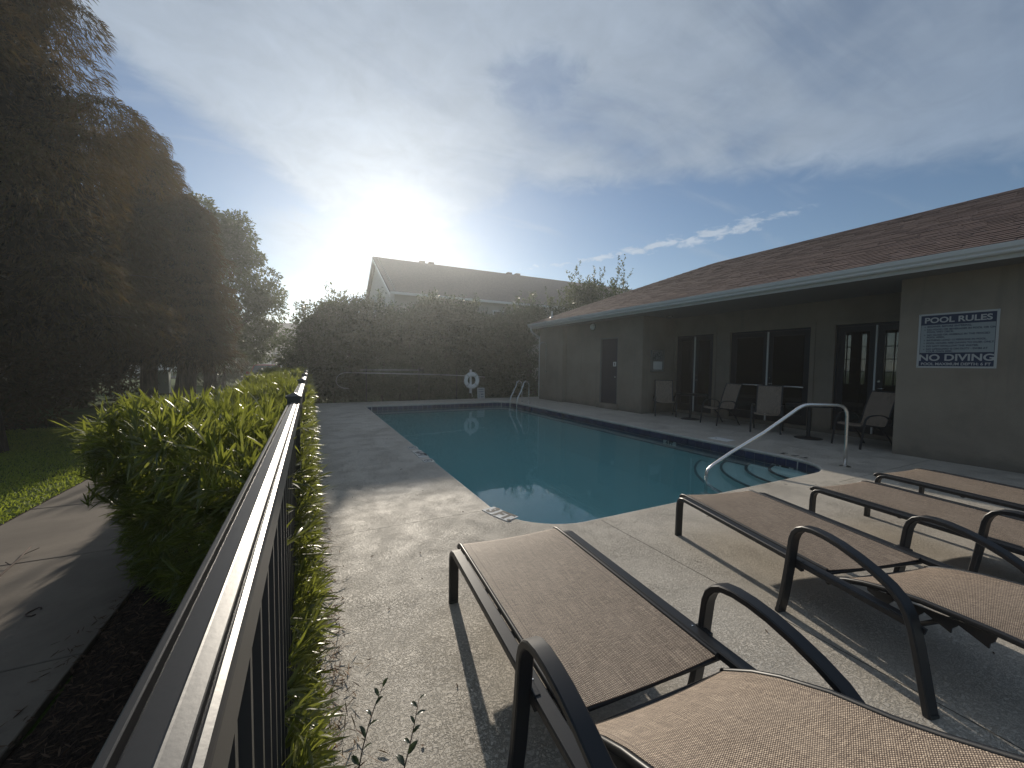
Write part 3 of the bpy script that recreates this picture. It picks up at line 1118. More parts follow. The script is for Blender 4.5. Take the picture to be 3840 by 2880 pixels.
n = 130
P = np.stack([rng.uniform(.25, 8.4, n), rng.uniform(.6, 6.0, n), np.full(n, .006)], 1)
k = ~((P[:, 0] > 1.5) & (P[:, 0] < 7.6) & (P[:, 1] > 2.95))
P = P[k]
n = len(P)
Dv = np.stack([rng.normal(0, 1, n), rng.normal(0, 1, n), rng.normal(0, .2, n)], 1)
o = leaf_obj('leaf_litter', P, Dv, rng.uniform(.012, .04, n), rng.uniform(.005, .014, n), 'dark_litter', droop=0)
tag(o, 'tiny scattered leaf bits lying on the open pool deck', 'leaf litter', kind='stuff')

# twig and curl of bark on the path
tw = MB().tube([(-2.06, 4.12, Z_WALK + .012), (-2.10, 4.34, Z_WALK + .02), (-2.14, 4.62, Z_WALK + .012), (-2.17, 4.86, Z_WALK + .03)], .006, 6, radii=[.008, .007, .006, .004])
tt = thing('twig', 'thin bare twig lying across the joint of the concrete path', 'twig', (0, 0, 0))
obj('stick', tw, 'twig', tt, smooth=180)
for a, b in (((-2.12, 4.5), (-2.18, 4.56)), ((-2.15, 4.72), (-2.09, 4.79))):
    obj('side_shoot', MB().tube([(a[0], a[1], Z_WALK + .016), (b[0], b[1], Z_WALK + .03)], .003, 5), 'twig', tt)
cb = MB().tube([(-1.62 + .03 * math.cos(a), 3.62 + .05 * math.sin(a), Z_WALK + .008 + .004 * math.sin(a * 2)) for a in [R(q) for q in range(20, 350, 30)]], .004, 6)
tag(obj('curled_stem', cb, 'twig', smooth=180), 'small dark curled stem lying on the sunlit concrete path', 'stem')


# two weeds in front
def weed(label, base, tip, seed):
    rs = random.Random(seed)
    t = thing('weed', label, 'weed', base, 0, 'weeds at the edge of the deck')
    v = Vector(tip) - Vector(base)
    side = Vector((v.y, -v.x, 0)).normalized() if Vector((v.x, v.y, 0)).length > .01 else Vector((1, 0, 0))
    path = []
    for i in range(9):
        q = i / 8
        path.append(v * q + Vector((0, 0, .05 * math.sin(q * PI))) + side * .012 * math.sin(q * 5 + seed))
    obj('stem', MB().tube(path, .003, 6, radii=[.0036 - .0022 * i / 8 for i in range(9)]), 'twig', t, smooth=180)
    for i in range(13):
        q = .22 + .78 * i / 12
        p = v * q + Vector((0, 0, .05 * math.sin(q * PI))) + side * .012 * math.sin(q * 5 + seed)
        s = -1 if i % 2 else 1
        d = (side * s * rs.uniform(.5, 1.0) + v.normalized() * rs.uniform(.3, .8) + Vector((0, 0, rs.uniform(-.3, .5)))).normalized()
        L = rs.uniform(.042, .060) * (1.1 - .45 * q)
        W = L * .42
        n_ = d.cross(Vector((rs.uniform(-.4, .4), rs.uniform(-.4, .4), 1))).normalized()
        up = n_.cross(d)
        ring = [(0, 0, 0), (.25, .75, .04), (.55, 1, .06), (.82, .6, .03), (1, 0, -.06)]
        vs, fs = [], []
        for (a, b, c) in ring:
            vs += [p + d * a * L + n_ * b * W / 2 + up * (c + .09 * b) * L, p + d * a * L + up * c * L, p + d * a * L - n_ * b * W / 2 + up * (c + .09 * b) * L]
        for r in range(4):
            fs += [(r * 3, r * 3 + 1, r * 3 + 4, r * 3 + 3), (r * 3 + 1, r * 3 + 2, r * 3 + 5, r * 3 + 4)]
        obj('leaf', MB().add(vs, fs), 'weed', t, smooth=180)
    return t


weed('thin weed with small oval leaves, the one growing closest to the hedge', (.02, 1.12, 0), (.225, 1.45, .36), 1)
weed('thin weed with small oval leaves, nearer to the front sun lounger', (.13, 1.10, 0), (.365, 1.46, .25), 5)

# ------------------------------------------------------------------ sun loungers
SEAT_L = 1.33
BACKS = {'raised': [(1.37, .335), (1.42, .37), (1.50, .425), (1.60, .48), (1.75, .545), (1.9, .59), (2.0, .63), (2.1, .675), (2.2, .722), (2.27, .752)],
         'flat': [(1.37, .335), (1.43, .365), (1.52, .397), (1.63, .425), (1.77, .45), (1.9, .461), (2.02, .47), (2.14, .474), (2.26, .476)]}
ARM = [(1.125, 0.0), (1.15, .12), (1.175, .30), (1.19, .44), (1.197, .50), (1.212, .545), (1.238, .578), (1.275, .598), (1.33, .606), (1.40, .603), (1.48, .590), (1.57, .565), (1.65, .535),
       (1.72, .50), (1.77, .460), (1.80, .41), (1.822, .35), (1.84, .28), (1.87, .14), (1.90, .0)]


def rrect(w, h, r=.006):
    w, h = w / 2, h / 2
    return [(-w + r, -h), (w - r, -h), (w, -h + r), (w, h - r), (w - r, h), (-w + r, h), (-w, h - r), (-w, -h + r)]


def sheet(profile, half, nx=8, sag=.012, thick=.003):
    """fabric along a (s, z) profile, with UVs in metres"""
    n = len(profile)
    vs, uv = [], []
    dist = [0.0]
    for a, b in zip(profile[:-1], profile[1:]):
        dist.append(dist[-1] + math.hypot(b[0] - a[0], b[1] - a[1]))
    for lay in (0, 1):
        for j, (s, z) in enumerate(profile):
            for i in range(nx + 1):
                q = i / nx * 2 - 1
                dz = -sag * (1 - q * q)
                vs.append((q * half, -s, z + dz - lay * thick))
                uv.append((q * half, dist[j]))
    fs = []
    m = (nx + 1) * n
    for j in range(n - 1):
        for i in range(nx):
            a = j * (nx + 1) + i
            fs.append((a, a + 1, a + nx + 2, a + nx + 1))
            fs.append((m + a, m + a + nx + 1, m + a + nx + 2, m + a + 1))
    for i in range(nx):
        fs.append((i, m + i, m + i + 1, i + 1))
        a = (n - 1) * (nx + 1) + i
        fs.append((a, a + 1, m + a + 1, m + a))
    for j in range(n - 1):
        a = j * (nx + 1)
        fs.append((a, a + nx + 1, m + a + nx + 1, m + a))
        a += nx
        fs.append((a, m + a, m + a + nx + 1, a + nx + 1))
    mb = MB().add(vs, fs)
    me = mb.mesh('sling')
    ul = me.uv_layers.new(name='UVMap')
    for lp in me.loops:
        ul.data[lp.index].uv = uv[lp.vertex_index]
    return me


def make_lounger(label, loc, ang, back):
    t = thing('sun_lounger', label, 'sun lounger', loc, -R(ang), 'sun loungers along the near side of the pool')
    S = lambda x, s, z: (x, -s, z)
    hook = [(-.045, .315), (-.052, .335), (-.045, .352), (-.025, .366), (.01, .373)]
    seat = hook + [(.2, .374), (.5, .372), (.8, .369), (1.1, .366), (1.33, .364)]
    link('seat', sheet(seat, .345, 10, .012), 'sling', t, smooth=60)
    bp = BACKS[back]
    link('backrest', sheet(bp, .325, 10, .014), 'sling', t, smooth=60)
    for sx in (-1, 1):
        rail = [S(sx * .405, .0, 0.0), S(sx * .405, .005, .25), S(sx * .405, .01, .30), S(sx * .405, .022, .33), S(sx * .405, .045, .352), S(sx * .405, .085, .36), S(sx * .405, .5, .357), S(sx * .405, 1.1, .352), S(sx * .405, 1.78, .348)]
        obj('leg', MB().sweep(rail[:6], rrect(.048, .026), up=(1, 0, 0)).sweep(rail[5:6] + [S(sx * .405, .0851, .36)], rrect(.048, .026)) if False else MB().sweep(rail[:6], [(b, a) for a, b in rrect(.060, .030, .005)], up=(1, 0, 0)), 'frame', t, smooth=32)
        obj('side_rail', MB().sweep(rail[5:], rrect(.060, .034, .005)), 'frame', t, smooth=32)
        sr = [S(sx * .357, s, z - .004) for s, z in seat[1:]]
        obj('sling_rail', MB().sweep(sr, rrect(.020, .026)), 'frame', t, smooth=50)
        for q in (.16, .52, .88, 1.22):
            obj('sling_clip', MB().box(sx * .373 - .012, sx * .373 + .012, -q - .02, -q + .02, .340, .352), 'plastic', t)
        arm = [S(sx * .455, s, z) for s, z in ARM]
        obj('armrest', MB().sweep(arm, [(b, a) for a, b in rrect(.062, .030, .005)], up=(1, 0, 0)), 'frame', t, smooth=32)
        gus = [(-1.16, .375), (-1.165, .34), (-1.185, .318), (-1.235, .31), (-1.235, .372)]
        obj('bracket', MB().prism(gus, 'x', sx * .428 - .006, sx * .428 + .020 * 1), 'frame', t, bevel=.003)
        gus2 = [(-1.70, .335), (-1.84, .330), (-1.85, .365), (-1.70, .372)]
        obj('bracket', MB().prism(gus2, 'x', sx * .428 - .004, sx * .428 + .012), 'frame', t, bevel=.003)
        br = [S(sx * .340, s, z - .010) for s, z in bp]
        obj('back_rail', MB().sweep(br, rrect(.022, .028)), 'frame', t, smooth=50)
        # notched plate for the recline
        (s0, z0), (s1, z1) = bp[2], bp[6]
        pl, mtop = [], []
        for q in range(13):
            f = q / 12
            s, z = s0 + (s1 - s0) * f, z0 + (z1 - z0) * f - .03
            mtop.append((-s, z))
        low = []
        for q in range(4):
            f0 = q / 4
            s, z = s0 + (s1 - s0) * f0, z0 + (z1 - z0) * f0
            ds = (s1 - s0) / 4
            dz = (z1 - z0) / 4
            low += [(-(s + .02 * ds), z - .048), (-(s + .62 * ds), z + .62 * dz - .085), (-(s + .82 * ds), z + .8 * dz - .098), (-(s + .84 * ds), z + .8 * dz - .075), (-(s + .94 * ds), z + .9 * dz - .062)]
        obj('ratchet', MB().prism(mtop + low[::-1], 'x', sx * .318 - .004, sx * .318 + .004), 'frame', t)
        for s in (.0, 1.125, 1.90):
            o = obj('foot_cap', MB().box(-.027, .027, -.017, .017, 0, .018), 'plastic', t, bevel=.004)
            o.location = S(sx * (.405 if s == 0 else .455), s, 0)
        obj('rivet', MB().lathe([(.004, 0), (.004, .003)], 8), 'steel', t).location = S(sx * .405, 1.16, .3675)
    for s, z in ((.03, .335), (.68, .330), (1.31, .335)):
        obj('crossbar', MB().sweep([S(-.385, s, z), S(.385, s, z)], rrect(.03, .022)), 'frame', t)
    s, z = bp[0]
    obj('pivot_bar', MB().tube([S(-.40, s, z - .02), S(.40, s, z - .02)], .012, 10), 'frame', t, smooth=180)
    s, z = bp[-1]
    obj('back_bar', MB().tube([S(-.34, s, z - .012), S(.34, s, z - .012)], .013, 10), 'frame', t, smooth=180)
    # prop that holds the back
    s, z = bp[5]
    obj('prop', MB().tube([S(-.30, s - .05, z - .06), S(-.30, 1.74, .30), S(.30, 1.74, .30), S(.30, s - .05, z - .06)], .009, 8), 'frame', t, smooth=180)
    return t


make_lounger('nearest brown sling sun lounger with raised back, in the centre foreground', (1.215, 2.36, 0), 4.0, 'raised')
l2 = make_lounger('second sun lounger from the fence, brown sling, its foot end by the pool steps', (3.385, 2.36, 0), 15.2, 'flat')
l3 = copy_tree(l2)
l3.location, l3.rotation_euler.z = (4.80, 2.0, 0), -R(9.5)
l3['label'] = 'third sun lounger from the fence, between two others, cut by the right picture edge'
l4 = copy_tree(l2)
l4.location, l4.rotation_euler.z = (6.06, 1.97, 0), -R(9.0)
l4['label'] = 'farthest sun lounger, the one closest to the clubhouse wall'

# ------------------------------------------------------------------ pool furniture: handrail, ladder
hr = thing('pool_handrail', 'bent stainless steel handrail over the pool steps', 'handrail', (7.42, 3.11, 0))
dd = Vector((5.55 - 7.42, 4.04 - 3.11, 0)).normalized()
hp = [(-.06, 0.0), (-.055, .40), (-.05, .80), (-.042, .865), (-.012, .925), (.04, .962), (.11, .975), (.30, .977), (.55, .977), (.62, .968), (.68, .943), (.74, .905), (1.24, .535), (1.76, .205), (2.02, .020), (2.10, -.06), (2.125, -.12), (2.13, -.35), (2.13, -.45)]
obj('rail', MB().tube([dd * s + Vector((0, 0, z)) for s, z in hp], .0245, 16), 'steel', hr, smooth=180)
fl = MB().lathe([(.075, 0.001), (.075, .012), (.06, .02), (.03, .026)], 24)
obj('flange', fl, 'steel', hr, smooth=40).location = dd * -.06
o = obj('flange', MB().lathe([(.075, 0), (.075, .012), (.03, .022)], 24), 'white_plastic', hr, smooth=40)
o.location = dd * 2.13 + Vector((0, 0, -.455))

ld = thing('pool_ladder', 'stainless steel pool ladder with two looped rails at the far right corner', 'ladder', (7.74, 13.95, 0))
for yy in (-.29, .29):
    lp = [(0, yy, 0), (0, yy, .60)]
    for a in range(0, 181, 18):
        lp.append((-.13 + .13 * math.cos(R(a)), yy, .72 + .16 * math.sin(R(a)) + (.0 if a < 90 else -.0)))
    lp[1] = (0, yy, .62)
    lp += [(-.42, yy, .38), (-.52, yy, .22), (-.54, yy, .08), (-.545, yy, -.4), (-.545, yy, -.9)]
    # lean of the pool-side leg
    obj('rail', MB().tube(lp, .021, 14), 'steel', ld, smooth=180)
    obj('flange', MB().lathe([(.065, .001), (.065, .012), (.03, .024)], 20, (0, yy, 0)), 'steel', ld, smooth=40)
for z in (-.30, -.55, -.8):
    obj('tread', MB().box(-.60, -.49, -.28, .28, z - .015, z + .015), 'white_plastic', ld, bevel=.006)

# ------------------------------------------------------------------ far side: posts, poles, life ring, sign
HY = 16.34
for i, (x, h, lab) in enumerate(((1.95, 1.40, 'thin dark post under the hook end of the rescue pole'), (4.02, 1.40, 'thin dark post in the middle carrying the two poles'),
                                 (5.66, 1.25, 'thin dark post left of the white life ring'))):
    t = thing('pole_stand', lab, 'post', (x, HY + .03, 0), 0, 'posts that carry the poles')
    obj('shaft', MB().box(-.018, .018, -.018, .018, -.05, h), 'frame', t)
    for z in ((1.145 - .0234 * (x - 1.2) * 1.0, 1.262) if i < 2 else (1.06,)):
        obj('hook', MB().tube([(0, -.018, z - .03), (0, -.06, z - .034), (0, -.085, z - .02), (0, -.085, z + .02)], .006, 6), 'frame', t)
pole = thing('rescue_pole', 'long pale rescue pole with a shepherd hook hung along the tall hedge', 'pole', (0, 0, 0))
pz = lambda x: 1.164 - .0234 * (x - 1.19) - (.012 * max(0, x - 4.2) ** 2 * .6)
obj('shaft', MB().tube([(x, HY - .04, pz(x)) for x in (1.45, 2.2, 3, 3.8, 4.4, 4.9)], .019, 10), 'aluminium', pole, smooth=180)
obj('shaft_end', MB().tube([(x, HY - .04, pz(x)) for x in (4.9, 5.4, 5.95)] + [(6.7, HY - .04, .985), (6.95, HY - .04, .965)], .015, 10), 'aluminium', pole, smooth=180)
ck = [(1.45, HY - .04, pz(1.45)), (1.25, HY - .04, 1.165)]
for a in range(100, 261, 16):
    ck.append((1.22 + .36 * math.cos(R(a)), HY - .04, .86 + .30 * math.sin(R(a))))
ck.append((1.32, HY - .04, .545))
obj('crook', MB().tube(ck, .010, 8), 'aluminium', pole, smooth=180)
p2 = thing('spare_pole', 'shorter pale straight pole hung just above the rescue pole', 'pole', (0, 0, 0))
obj('shaft', MB().tube([(1.70, HY - .04, 1.262), (3.0, HY - .04, 1.270), (4.17, HY - .04, 1.268)], .015, 10), 'aluminium', p2, smooth=180)
obj('grip', MB().tube([(4.0, HY - .04, 1.268), (4.18, HY - .04, 1.268)], .019, 10), 'plastic', p2, smooth=180)

ring = thing('life_ring', 'white life ring hung on a stand in front of the tall hedge', 'life ring', (6.295, HY - .12, .83))
tor = MB()
tor.sweep([(.262 * math.cos(a), 0, .275 * math.sin(a)) for a in [2 * PI * i / 40 for i in range(40)]], [(math.cos(q) * .082, math.sin(q) * .06) for q in [2 * PI * i / 14 for i in range(14)]], up=(0, 1, 0), closed=True)
obj('ring', tor, 'white_plastic', ring, smooth=180)
for a in (45, 135, 225, 315):
    b = MB()
    c = Vector((.262 * math.cos(R(a)), 0, .275 * math.sin(R(a))))
    tan = Vector((-math.sin(R(a)), 0, math.cos(R(a))))
    rad = Vector((math.cos(R(a)), 0, math.sin(R(a))))
    b.sweep([c + rad * math.cos(q) * .086 + Vector((0, 1, 0)) * math.sin(q) * .064 for q in [2 * PI * i / 14 for i in range(14)]], [(-.004, -.03), (.004, -.03), (.004, .03), (-.004, .03)], up=tuple(tan), closed=True)
    obj('band', b, 'rope', ring)
obj('grab_rope', MB().tube([((.36 + .012 * math.sin(i * PI / 2.5)) * math.cos(2 * PI * i / 40), -.02, (.372 + .012 * math.sin(i * PI / 2.5)) * math.sin(2 * PI * i / 40)) for i in range(40)], .008, 6, closed=True), 'rope', ring, smooth=180)
st = thing('ring_stand', 'pale slim stand with a dangling rope that holds the life ring', 'stand', (6.295, HY, 0))
obj('post', MB().box(-.045, .045, -.02, .02, .26, 1.30), 'white_plastic', st, bevel=.005)
obj('peg', MB().tube([(0, -.02, 1.02), (0, -.22, 1.02), (0, -.22, 1.06)], .012, 8), 'white_plastic', st)
obj('rope', MB().tube([(.02, -.05, 1.0), (.03, -.06, .6), (.035, -.05, .3), (.06, -.06, .14), (.08, -.05, .10)], .012, 6), 'rope', st, smooth=180)

sg = thing('safety_sign', 'small white notice board standing on the deck under the life ring', 'sign', (6.75, HY - .14, 0), 0)
sg.rotation_euler = (R(-7), 0, 0)
obj('board', MB().box(-.175, .175, -.008, .008, .005, .50), 'sign_white', sg, bevel=.003)
for (a, b, c, d) in ((-.14, .14, .385, .455), (-.14, .14, .285, .355), (-.14, -.06, .06, .25), (-.03, .14, .165, .25), (-.03, .14, .06, .135)):
    obj('panel', MB().box(a, b, -.0105, -.0085, c, d), 'sign_face', sg)
for z, w in ((.42, .2), (.32, .22), (.215, .11), (.195, .09), (.10, .12), (.08, .08)):
    obj('print_line', MB().box(-.10 if z > .3 else -.01, (-.10 if z > .3 else -.01) + w, -.0125, -.0107, z - .006, z + .006), 'sign_navy', sg)

# ------------------------------------------------------------------ clubhouse
club = thing('clubhouse', 'low taupe stucco clubhouse with brown shingle roof along the right side', 'building', (9.5, 6, 0))
CO = Vector((-9.5, -6, 0))


def cpart(name, mb, m, parent=None, **kw):
    o = obj(name, mb, m, parent or club, **kw)
    if parent is None:
        o.location = CO
    return o


ZT = 3.17
wl = MB()
wl.box(9.5, 18.9, -6, 3.23, -.15, ZT)                                  # near block
cpart('wall', wl, 'stucco', bevel=.012)
wl = MB()
FD = (10.55, 11.50, .20, 2.54)                                         # store door opening
wl.box(9.7, 18.9, 9.41, 15.46, -.15, ZT)
wl.box(9.5, 9.7, 9.41, FD[0], -.15, ZT)
wl.box(9.5, 9.7, FD[1], 15.46, -.15, ZT)
wl.box(9.5, 9.7, FD[0], FD[1], FD[3], ZT)
cpart('wall', wl, 'stucco')
cpart('pilaster', MB().box(9.28, 9.499, 13.62, 15.45, -.15, ZT), 'stucco', bevel=.02)
RX = 10.95
ops = [(7.96, 9.33), (5.34, 7.42), (3.34, 4.83)]
DZ0, DZ1 = .10, 2.55
wl = MB()
ys = [3.231] + [v for o in ops[::-1] for v in o] + [9.409]
for a, b in zip(ys[0::2], ys[1::2]):
    wl.box(RX, RX + .18, a, b, -.15, ZT)
for a, b in ops:
    wl.box(RX, RX + .18, a, b, DZ1, ZT)
    wl.box(RX, RX + .18, a, b, -.15, DZ0)
cpart('wall', wl, 'stucco')
for a, b in ops:                                                        # raised stucco surround
    bd = MB()
    bd.box(RX - .03, RX - .001, a - .10, a, DZ0, DZ1 + .10).box(RX - .03, RX - .001, b, b + (.10 if b < 9 else .07), DZ0, DZ1 + .10).box(RX - .03, RX - .001, a, b, DZ1, DZ1 + .10)
    cpart('surround', bd, 'stucco')
# room behind the glass
rm = MB()
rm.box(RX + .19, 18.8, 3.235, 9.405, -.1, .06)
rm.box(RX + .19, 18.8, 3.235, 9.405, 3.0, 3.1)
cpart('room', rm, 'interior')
bw = MB()
wy = [(3.9, 4.9), (6.2, 6.95), (7.25, 8.2)]
cur = 3.235
for a, b in wy:
    bw.box(18.7, 18.85, cur, a, -.1, 3.1)
    bw.box(18.7, 18.85, a, b, -.1, .95)
    bw.box(18.7, 18.85, a, b, 2.85, 3.1)
    cur = b
bw.box(18.7, 18.85, cur, 9.405, -.1, 3.1)
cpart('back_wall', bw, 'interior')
for a, b in wy:
    w = cpart('back_window', MB().box(18.76, 18.765, a, b, .95, 2.85), 'clear_pane')
    for q in (1, 2):
        obj('muntin', MB().box(18.74, 18.785, a + (b - a) * q / 3 - .015, a + (b - a) * q / 3 + .015, .95, 2.85), 'door_dark', w)
    for z in (1.43, 1.9, 2.37):
        obj('muntin', MB().box(18.742, 18.787, a, b, z - .015, z + .015), 'door_dark', w)
cpart('partition', MB().box(17.2, 17.3, 6.83, 7.12, .06, 3.0), 'interior')

# store-room door
d = cpart('door', MB().box(9.56, 9.60, FD[0] + .045, FD[1] - .045, FD[2], FD[3] - .045), 'door_paint', bevel=.003)
fm = MB()
fm.box(9.505, 9.68, FD[0] + .001, FD[0] + .043, FD[2], FD[3] - .001).box(9.505, 9.68, FD[1] - .043, FD[1] - .001, FD[2], FD[3] - .001).box(9.505, 9.68, FD[0] + .044, FD[1] - .044, FD[3] - .043, FD[3] - .001)
obj('frame', fm, 'soffit', d)
obj('door_sign', MB().box(9.553, 9.558, 10.70, 10.85, 1.52, 1.68), 'paper', d)
obj('symbol', MB().box(9.5515, 9.5528, 10.75, 10.80, 1.55, 1.65), 'photo_print', d)
kn = obj('knob', MB().lathe([(.01, 0), (.01, .03), (.028, .04), (.03, .06), (.02, .075)], 14), 'steel', d, smooth=60)
kn.location = (9.56, 10.68, 1.15)
kn.rotation_euler = (0, R(-90), 0)
cpart('threshold', MB().box(9.42, 9.5, FD[0] - .1, FD[1] + .1, -.02, .195), 'stucco', bevel=.01)


# glazed double doors
def double_door(a, b, bars):
    mid = (a + b) / 2
    d = cpart('double_door', MB().box(RX + .04, RX + .10, a, a + .05, DZ0, DZ1).box(RX + .04, RX + .10, b - .05, b, DZ0, DZ1).box(RX + .04, RX + .10, a + .05, b - .05, DZ1 - .05, DZ1), 'door_dark')
    obj('astragal', MB().box(RX + .015, RX + .05, mid - .015, mid + .015, DZ0 + .01, DZ1 - .05), 'strip_white', d)
    for (p, q) in ((a + .052, mid - .017), (mid + .017, b - .052)):
        fr = MB()
        s = .11
        z0, z1 = DZ0 + .01, DZ1 - .052
        fr.box(RX + .045, RX + .085, p, p + s, z0, z1).box(RX + .045, RX + .085, q - s, q, z0, z1).box(RX + .045, RX + .085, p + s, q - s, z0, z0 + .22).box(RX + .045, RX + .085, p + s, q - s, z1 - .12, z1)
        lf = obj('door_leaf', fr, 'door_dark', d)
        obj('glass', MB().box(RX + .062, RX + .068, p + s, q - s, z0 + .22, z1 - .12), 'pane', lf)
        if bars:
            obj('push_bar', MB().tube([(RX + .01, p + .06, 1.06), (RX - .02, p + .08, 1.06), (RX - .02, q - .08, 1.06), (RX + .01, q - .06, 1.06)], .018, 8), 'steel', lf, smooth=180)
    hy = mid - .07
    obj('handle', MB().tube([(RX + .045, hy, 1.12), (RX - .01, hy, 1.12), (RX - .012, hy - .11, 1.12)], .011, 8), 'steel', d, smooth=180)
    lk = obj('lock', MB().lathe([(.022, 0), (.022, .012)], 12), 'steel', d)
    lk.location = (RX + .045, hy, 1.27)
    lk.rotation_euler = (0, R(-90), 0)
    return d


double_door(*ops[0], False)
double_door(*ops[1], True)
double_door(*ops[2], False)

# soffit, gutter, downspout
EX = 8.88
cpart('soffit', MB().box(EX + .002, 9.5, -6.5, 15.6, ZT - .022, ZT - .002).box(9.5, RX + .2, 3.231, 9.409, ZT - .022, ZT - .002), 'soffit')
gp = [(0, 3.205), (-.085, 3.205), (-.10, 3.225), (-.10, 3.255), (-.125, 3.285), (-.132, 3.335), (-.132, 3.352), (-.118, 3.352), (-.118, 3.34), (-.012, 3.34), (0, 3.352)]
cpart('gutter', MB().prism([(EX + x, z) for x, z in gp], 'y', -6.5, 15.66), 'gutter')
cpart('fascia', MB().box(EX + .001, EX + .022, -6.5, 15.66, ZT - .03, 3.36), 'gutter')
dp = MB().tube([(EX - .06, 15.46, 3.21), (EX - .06, 15.46, 3.10), (EX - .02, 15.47, 3.02), (EX + .12, 15.50, 2.93), (EX + .40, 15.52, 2.80), (EX + .46, 15.53, 2.72), (EX + .47, 15.54, 2.2), (EX + .47, 15.54, .1)], .045, 12)
cpart('downspout', dp, 'gutter', smooth=60)
for y in range(-6, 16, 1):
    cpart('gutter_strap', MB().box(EX - .125, EX - .005, y + .3, y + .33, 3.343, 3.347), 'gutter')

# roof planes
PT, RW, RZ0 = .42, 5.30, 3.365
ang = math.atan(PT)
ry = 15.66 - RW
RXX = EX + RW
RZT = RZ0 + PT * RW
rf = MB()
rf.add([(EX - .03, -6.6, RZ0 - .02), (EX - .03, 15.69, RZ0 - .02), (RXX, ry, RZT - .02), (RXX, -6.6, RZT - .02)], [(0, 1, 2, 3)])
rf.add([(EX - .03, 15.69, RZ0 - .02), (EX + 2 * RW, 15.69, RZ0 - .02), (RXX, ry, RZT - .02)], [(0, 1, 2)])
rf.add([(EX + 2 * RW, 15.69, RZ0 - .02), (EX + 2 * RW, -6.6, RZ0 - .02), (RXX, -6.6, RZT - .02), (RXX, ry, RZT - .02)], [(0, 1, 2, 3)])
roof = cpart('roof', rf, 'underlay')
# shingle tabs
EXPO = .150
nrow = int(math.hypot(RW, PT * RW) / EXPO)
TW = .305
tabs = []
ca, sa = math.cos(ang), math.sin(ang)
for r in range(nrow + 1):
    s0 = r * EXPO
    ymax = 15.69 - s0 * ca
    y = ymax - (r % 2) * TW * .5 - random.uniform(0, .06)
    first = True
    while y > -1.2:
        w = TW * random.uniform(.93, 1.05)
        tabs.append((s0, y, w))
        y -= w
scr = []
for (s0, y, w) in tabs:
    c = np.array([EX - .03 + (s0 + .07) * ca, y - w / 2, RZ0 + (s0 + .07) * sa])
    u, v, zc = project(c)
    ok = zc > .2 and -10 < u < 1034 and 0 < v < 768
    scr.append((1.0 / (zc * zc) * (1.55 + abs(c[2] - 1.55)) if ok else 0.0))
order = np.argsort(-np.array(scr))
chosen = set(int(i) for i in order[:300])


def tab_geo(w, L=.19, th=.010):
    """a tab in roof coordinates: x up-slope, y along the eaves (towards -y), z proud"""
    e = .004
    return [(-.006, -e, .004), (-.006, -w + e, .004), (L, -w + e, -.004), (L, -e, -.004), (-.006, -e, .004 + th), (-.006, -w + e, .004 + th), (L, -w + e, .001), (L, -e, .001)], \
           [(0, 3, 2, 1), (4, 5, 6, 7), (0, 1, 5, 4), (1, 2, 6, 5), (2, 3, 7, 6), (3, 0, 4, 7)]


tab_var = []
for q in range(5):
    v_, f_ = tab_geo(TW * (.94 + .025 * q), th=.009 + .002 * q)
    me = MB().add(v_, f_).mesh('shingle')
    me.materials.append(MATS['shingle'])
    tab_var.append(me)
rest = MB()
rotm = Matrix.Rotation(-ang, 4, 'Y')
for i, (s0, y, w) in enumerate(tabs):
    org = Vector((EX - .03 + s0 * ca, y, RZ0 + s0 * sa))
    if i in chosen:
        q = max(0, min(4, int(round((w / TW - .94) / .025))))
        o = bpy.data.objects.new('shingle', tab_var[q])
        COL.objects.link(o)
        o.parent = roof
        o.location = org + Vector((0, 0, random.uniform(0, .004)))
        o.rotation_euler = (0, -ang, 0)
    else:
        v_, f_ = tab_geo(w, th=random.uniform(.008, .018))
        rest.add([org + rotm @ Vector(p) for p in v_], f_)
o = obj('shingle_field', rest, 'shingle', roof)
o['kind'] = 'stuff'
cpn = MB()
for i in range(60):
    y = ry - i * .28
    cpn.add([(RXX - .14, y, RZT - .055), (RXX, y, RZT + .022), (RXX + .14, y, RZT - .055), (RXX - .14, y - .30, RZT - .065), (RXX, y - .30, RZT + .010), (RXX + .14, y - .30, RZT - .065)], [(0, 1, 4, 3), (1, 2, 5, 4)])
obj('ridge_cap', cpn, 'shingle', roof)
hcp = MB()
for i in range(26):
    f0, f1 = i / 26, (i + 1.15) / 26
    a = Vector((EX - .03 + RW * f0, 15.69 - RW * f0, RZ0 + PT * RW * f0 + .025))
    b = Vector((EX - .03 + RW * f1, 15.69 - RW * f1, RZ0 + PT * RW * f1 + .012))
    d1 = Vector((.1, .1, -.02))
    hcp.add([a - Vector((.1, .02, .05)), a, a + Vector((.02, .1, -.05)), b - Vector((.1, .02, .05)), b, b + Vector((.02, .1, -.05))], [(0, 1, 4, 3), (1, 2, 5, 4)])
obj('hip_cap', hcp, 'shingle', roof)
vp = MB().tube([(EX + .55, 14.7, RZ0 + .15), (EX + .55, 14.7, RZ0 + .52)], .04, 12)
obj('vent_pipe', vp, 'gutter', roof, smooth=60)
obj('vent_flashing', MB().lathe([(.10, 0), (.09, .03), (.05, .10)], 14, (EX + .55, 14.7, RZ0 + .20)), 'gutter', roof, smooth=60)

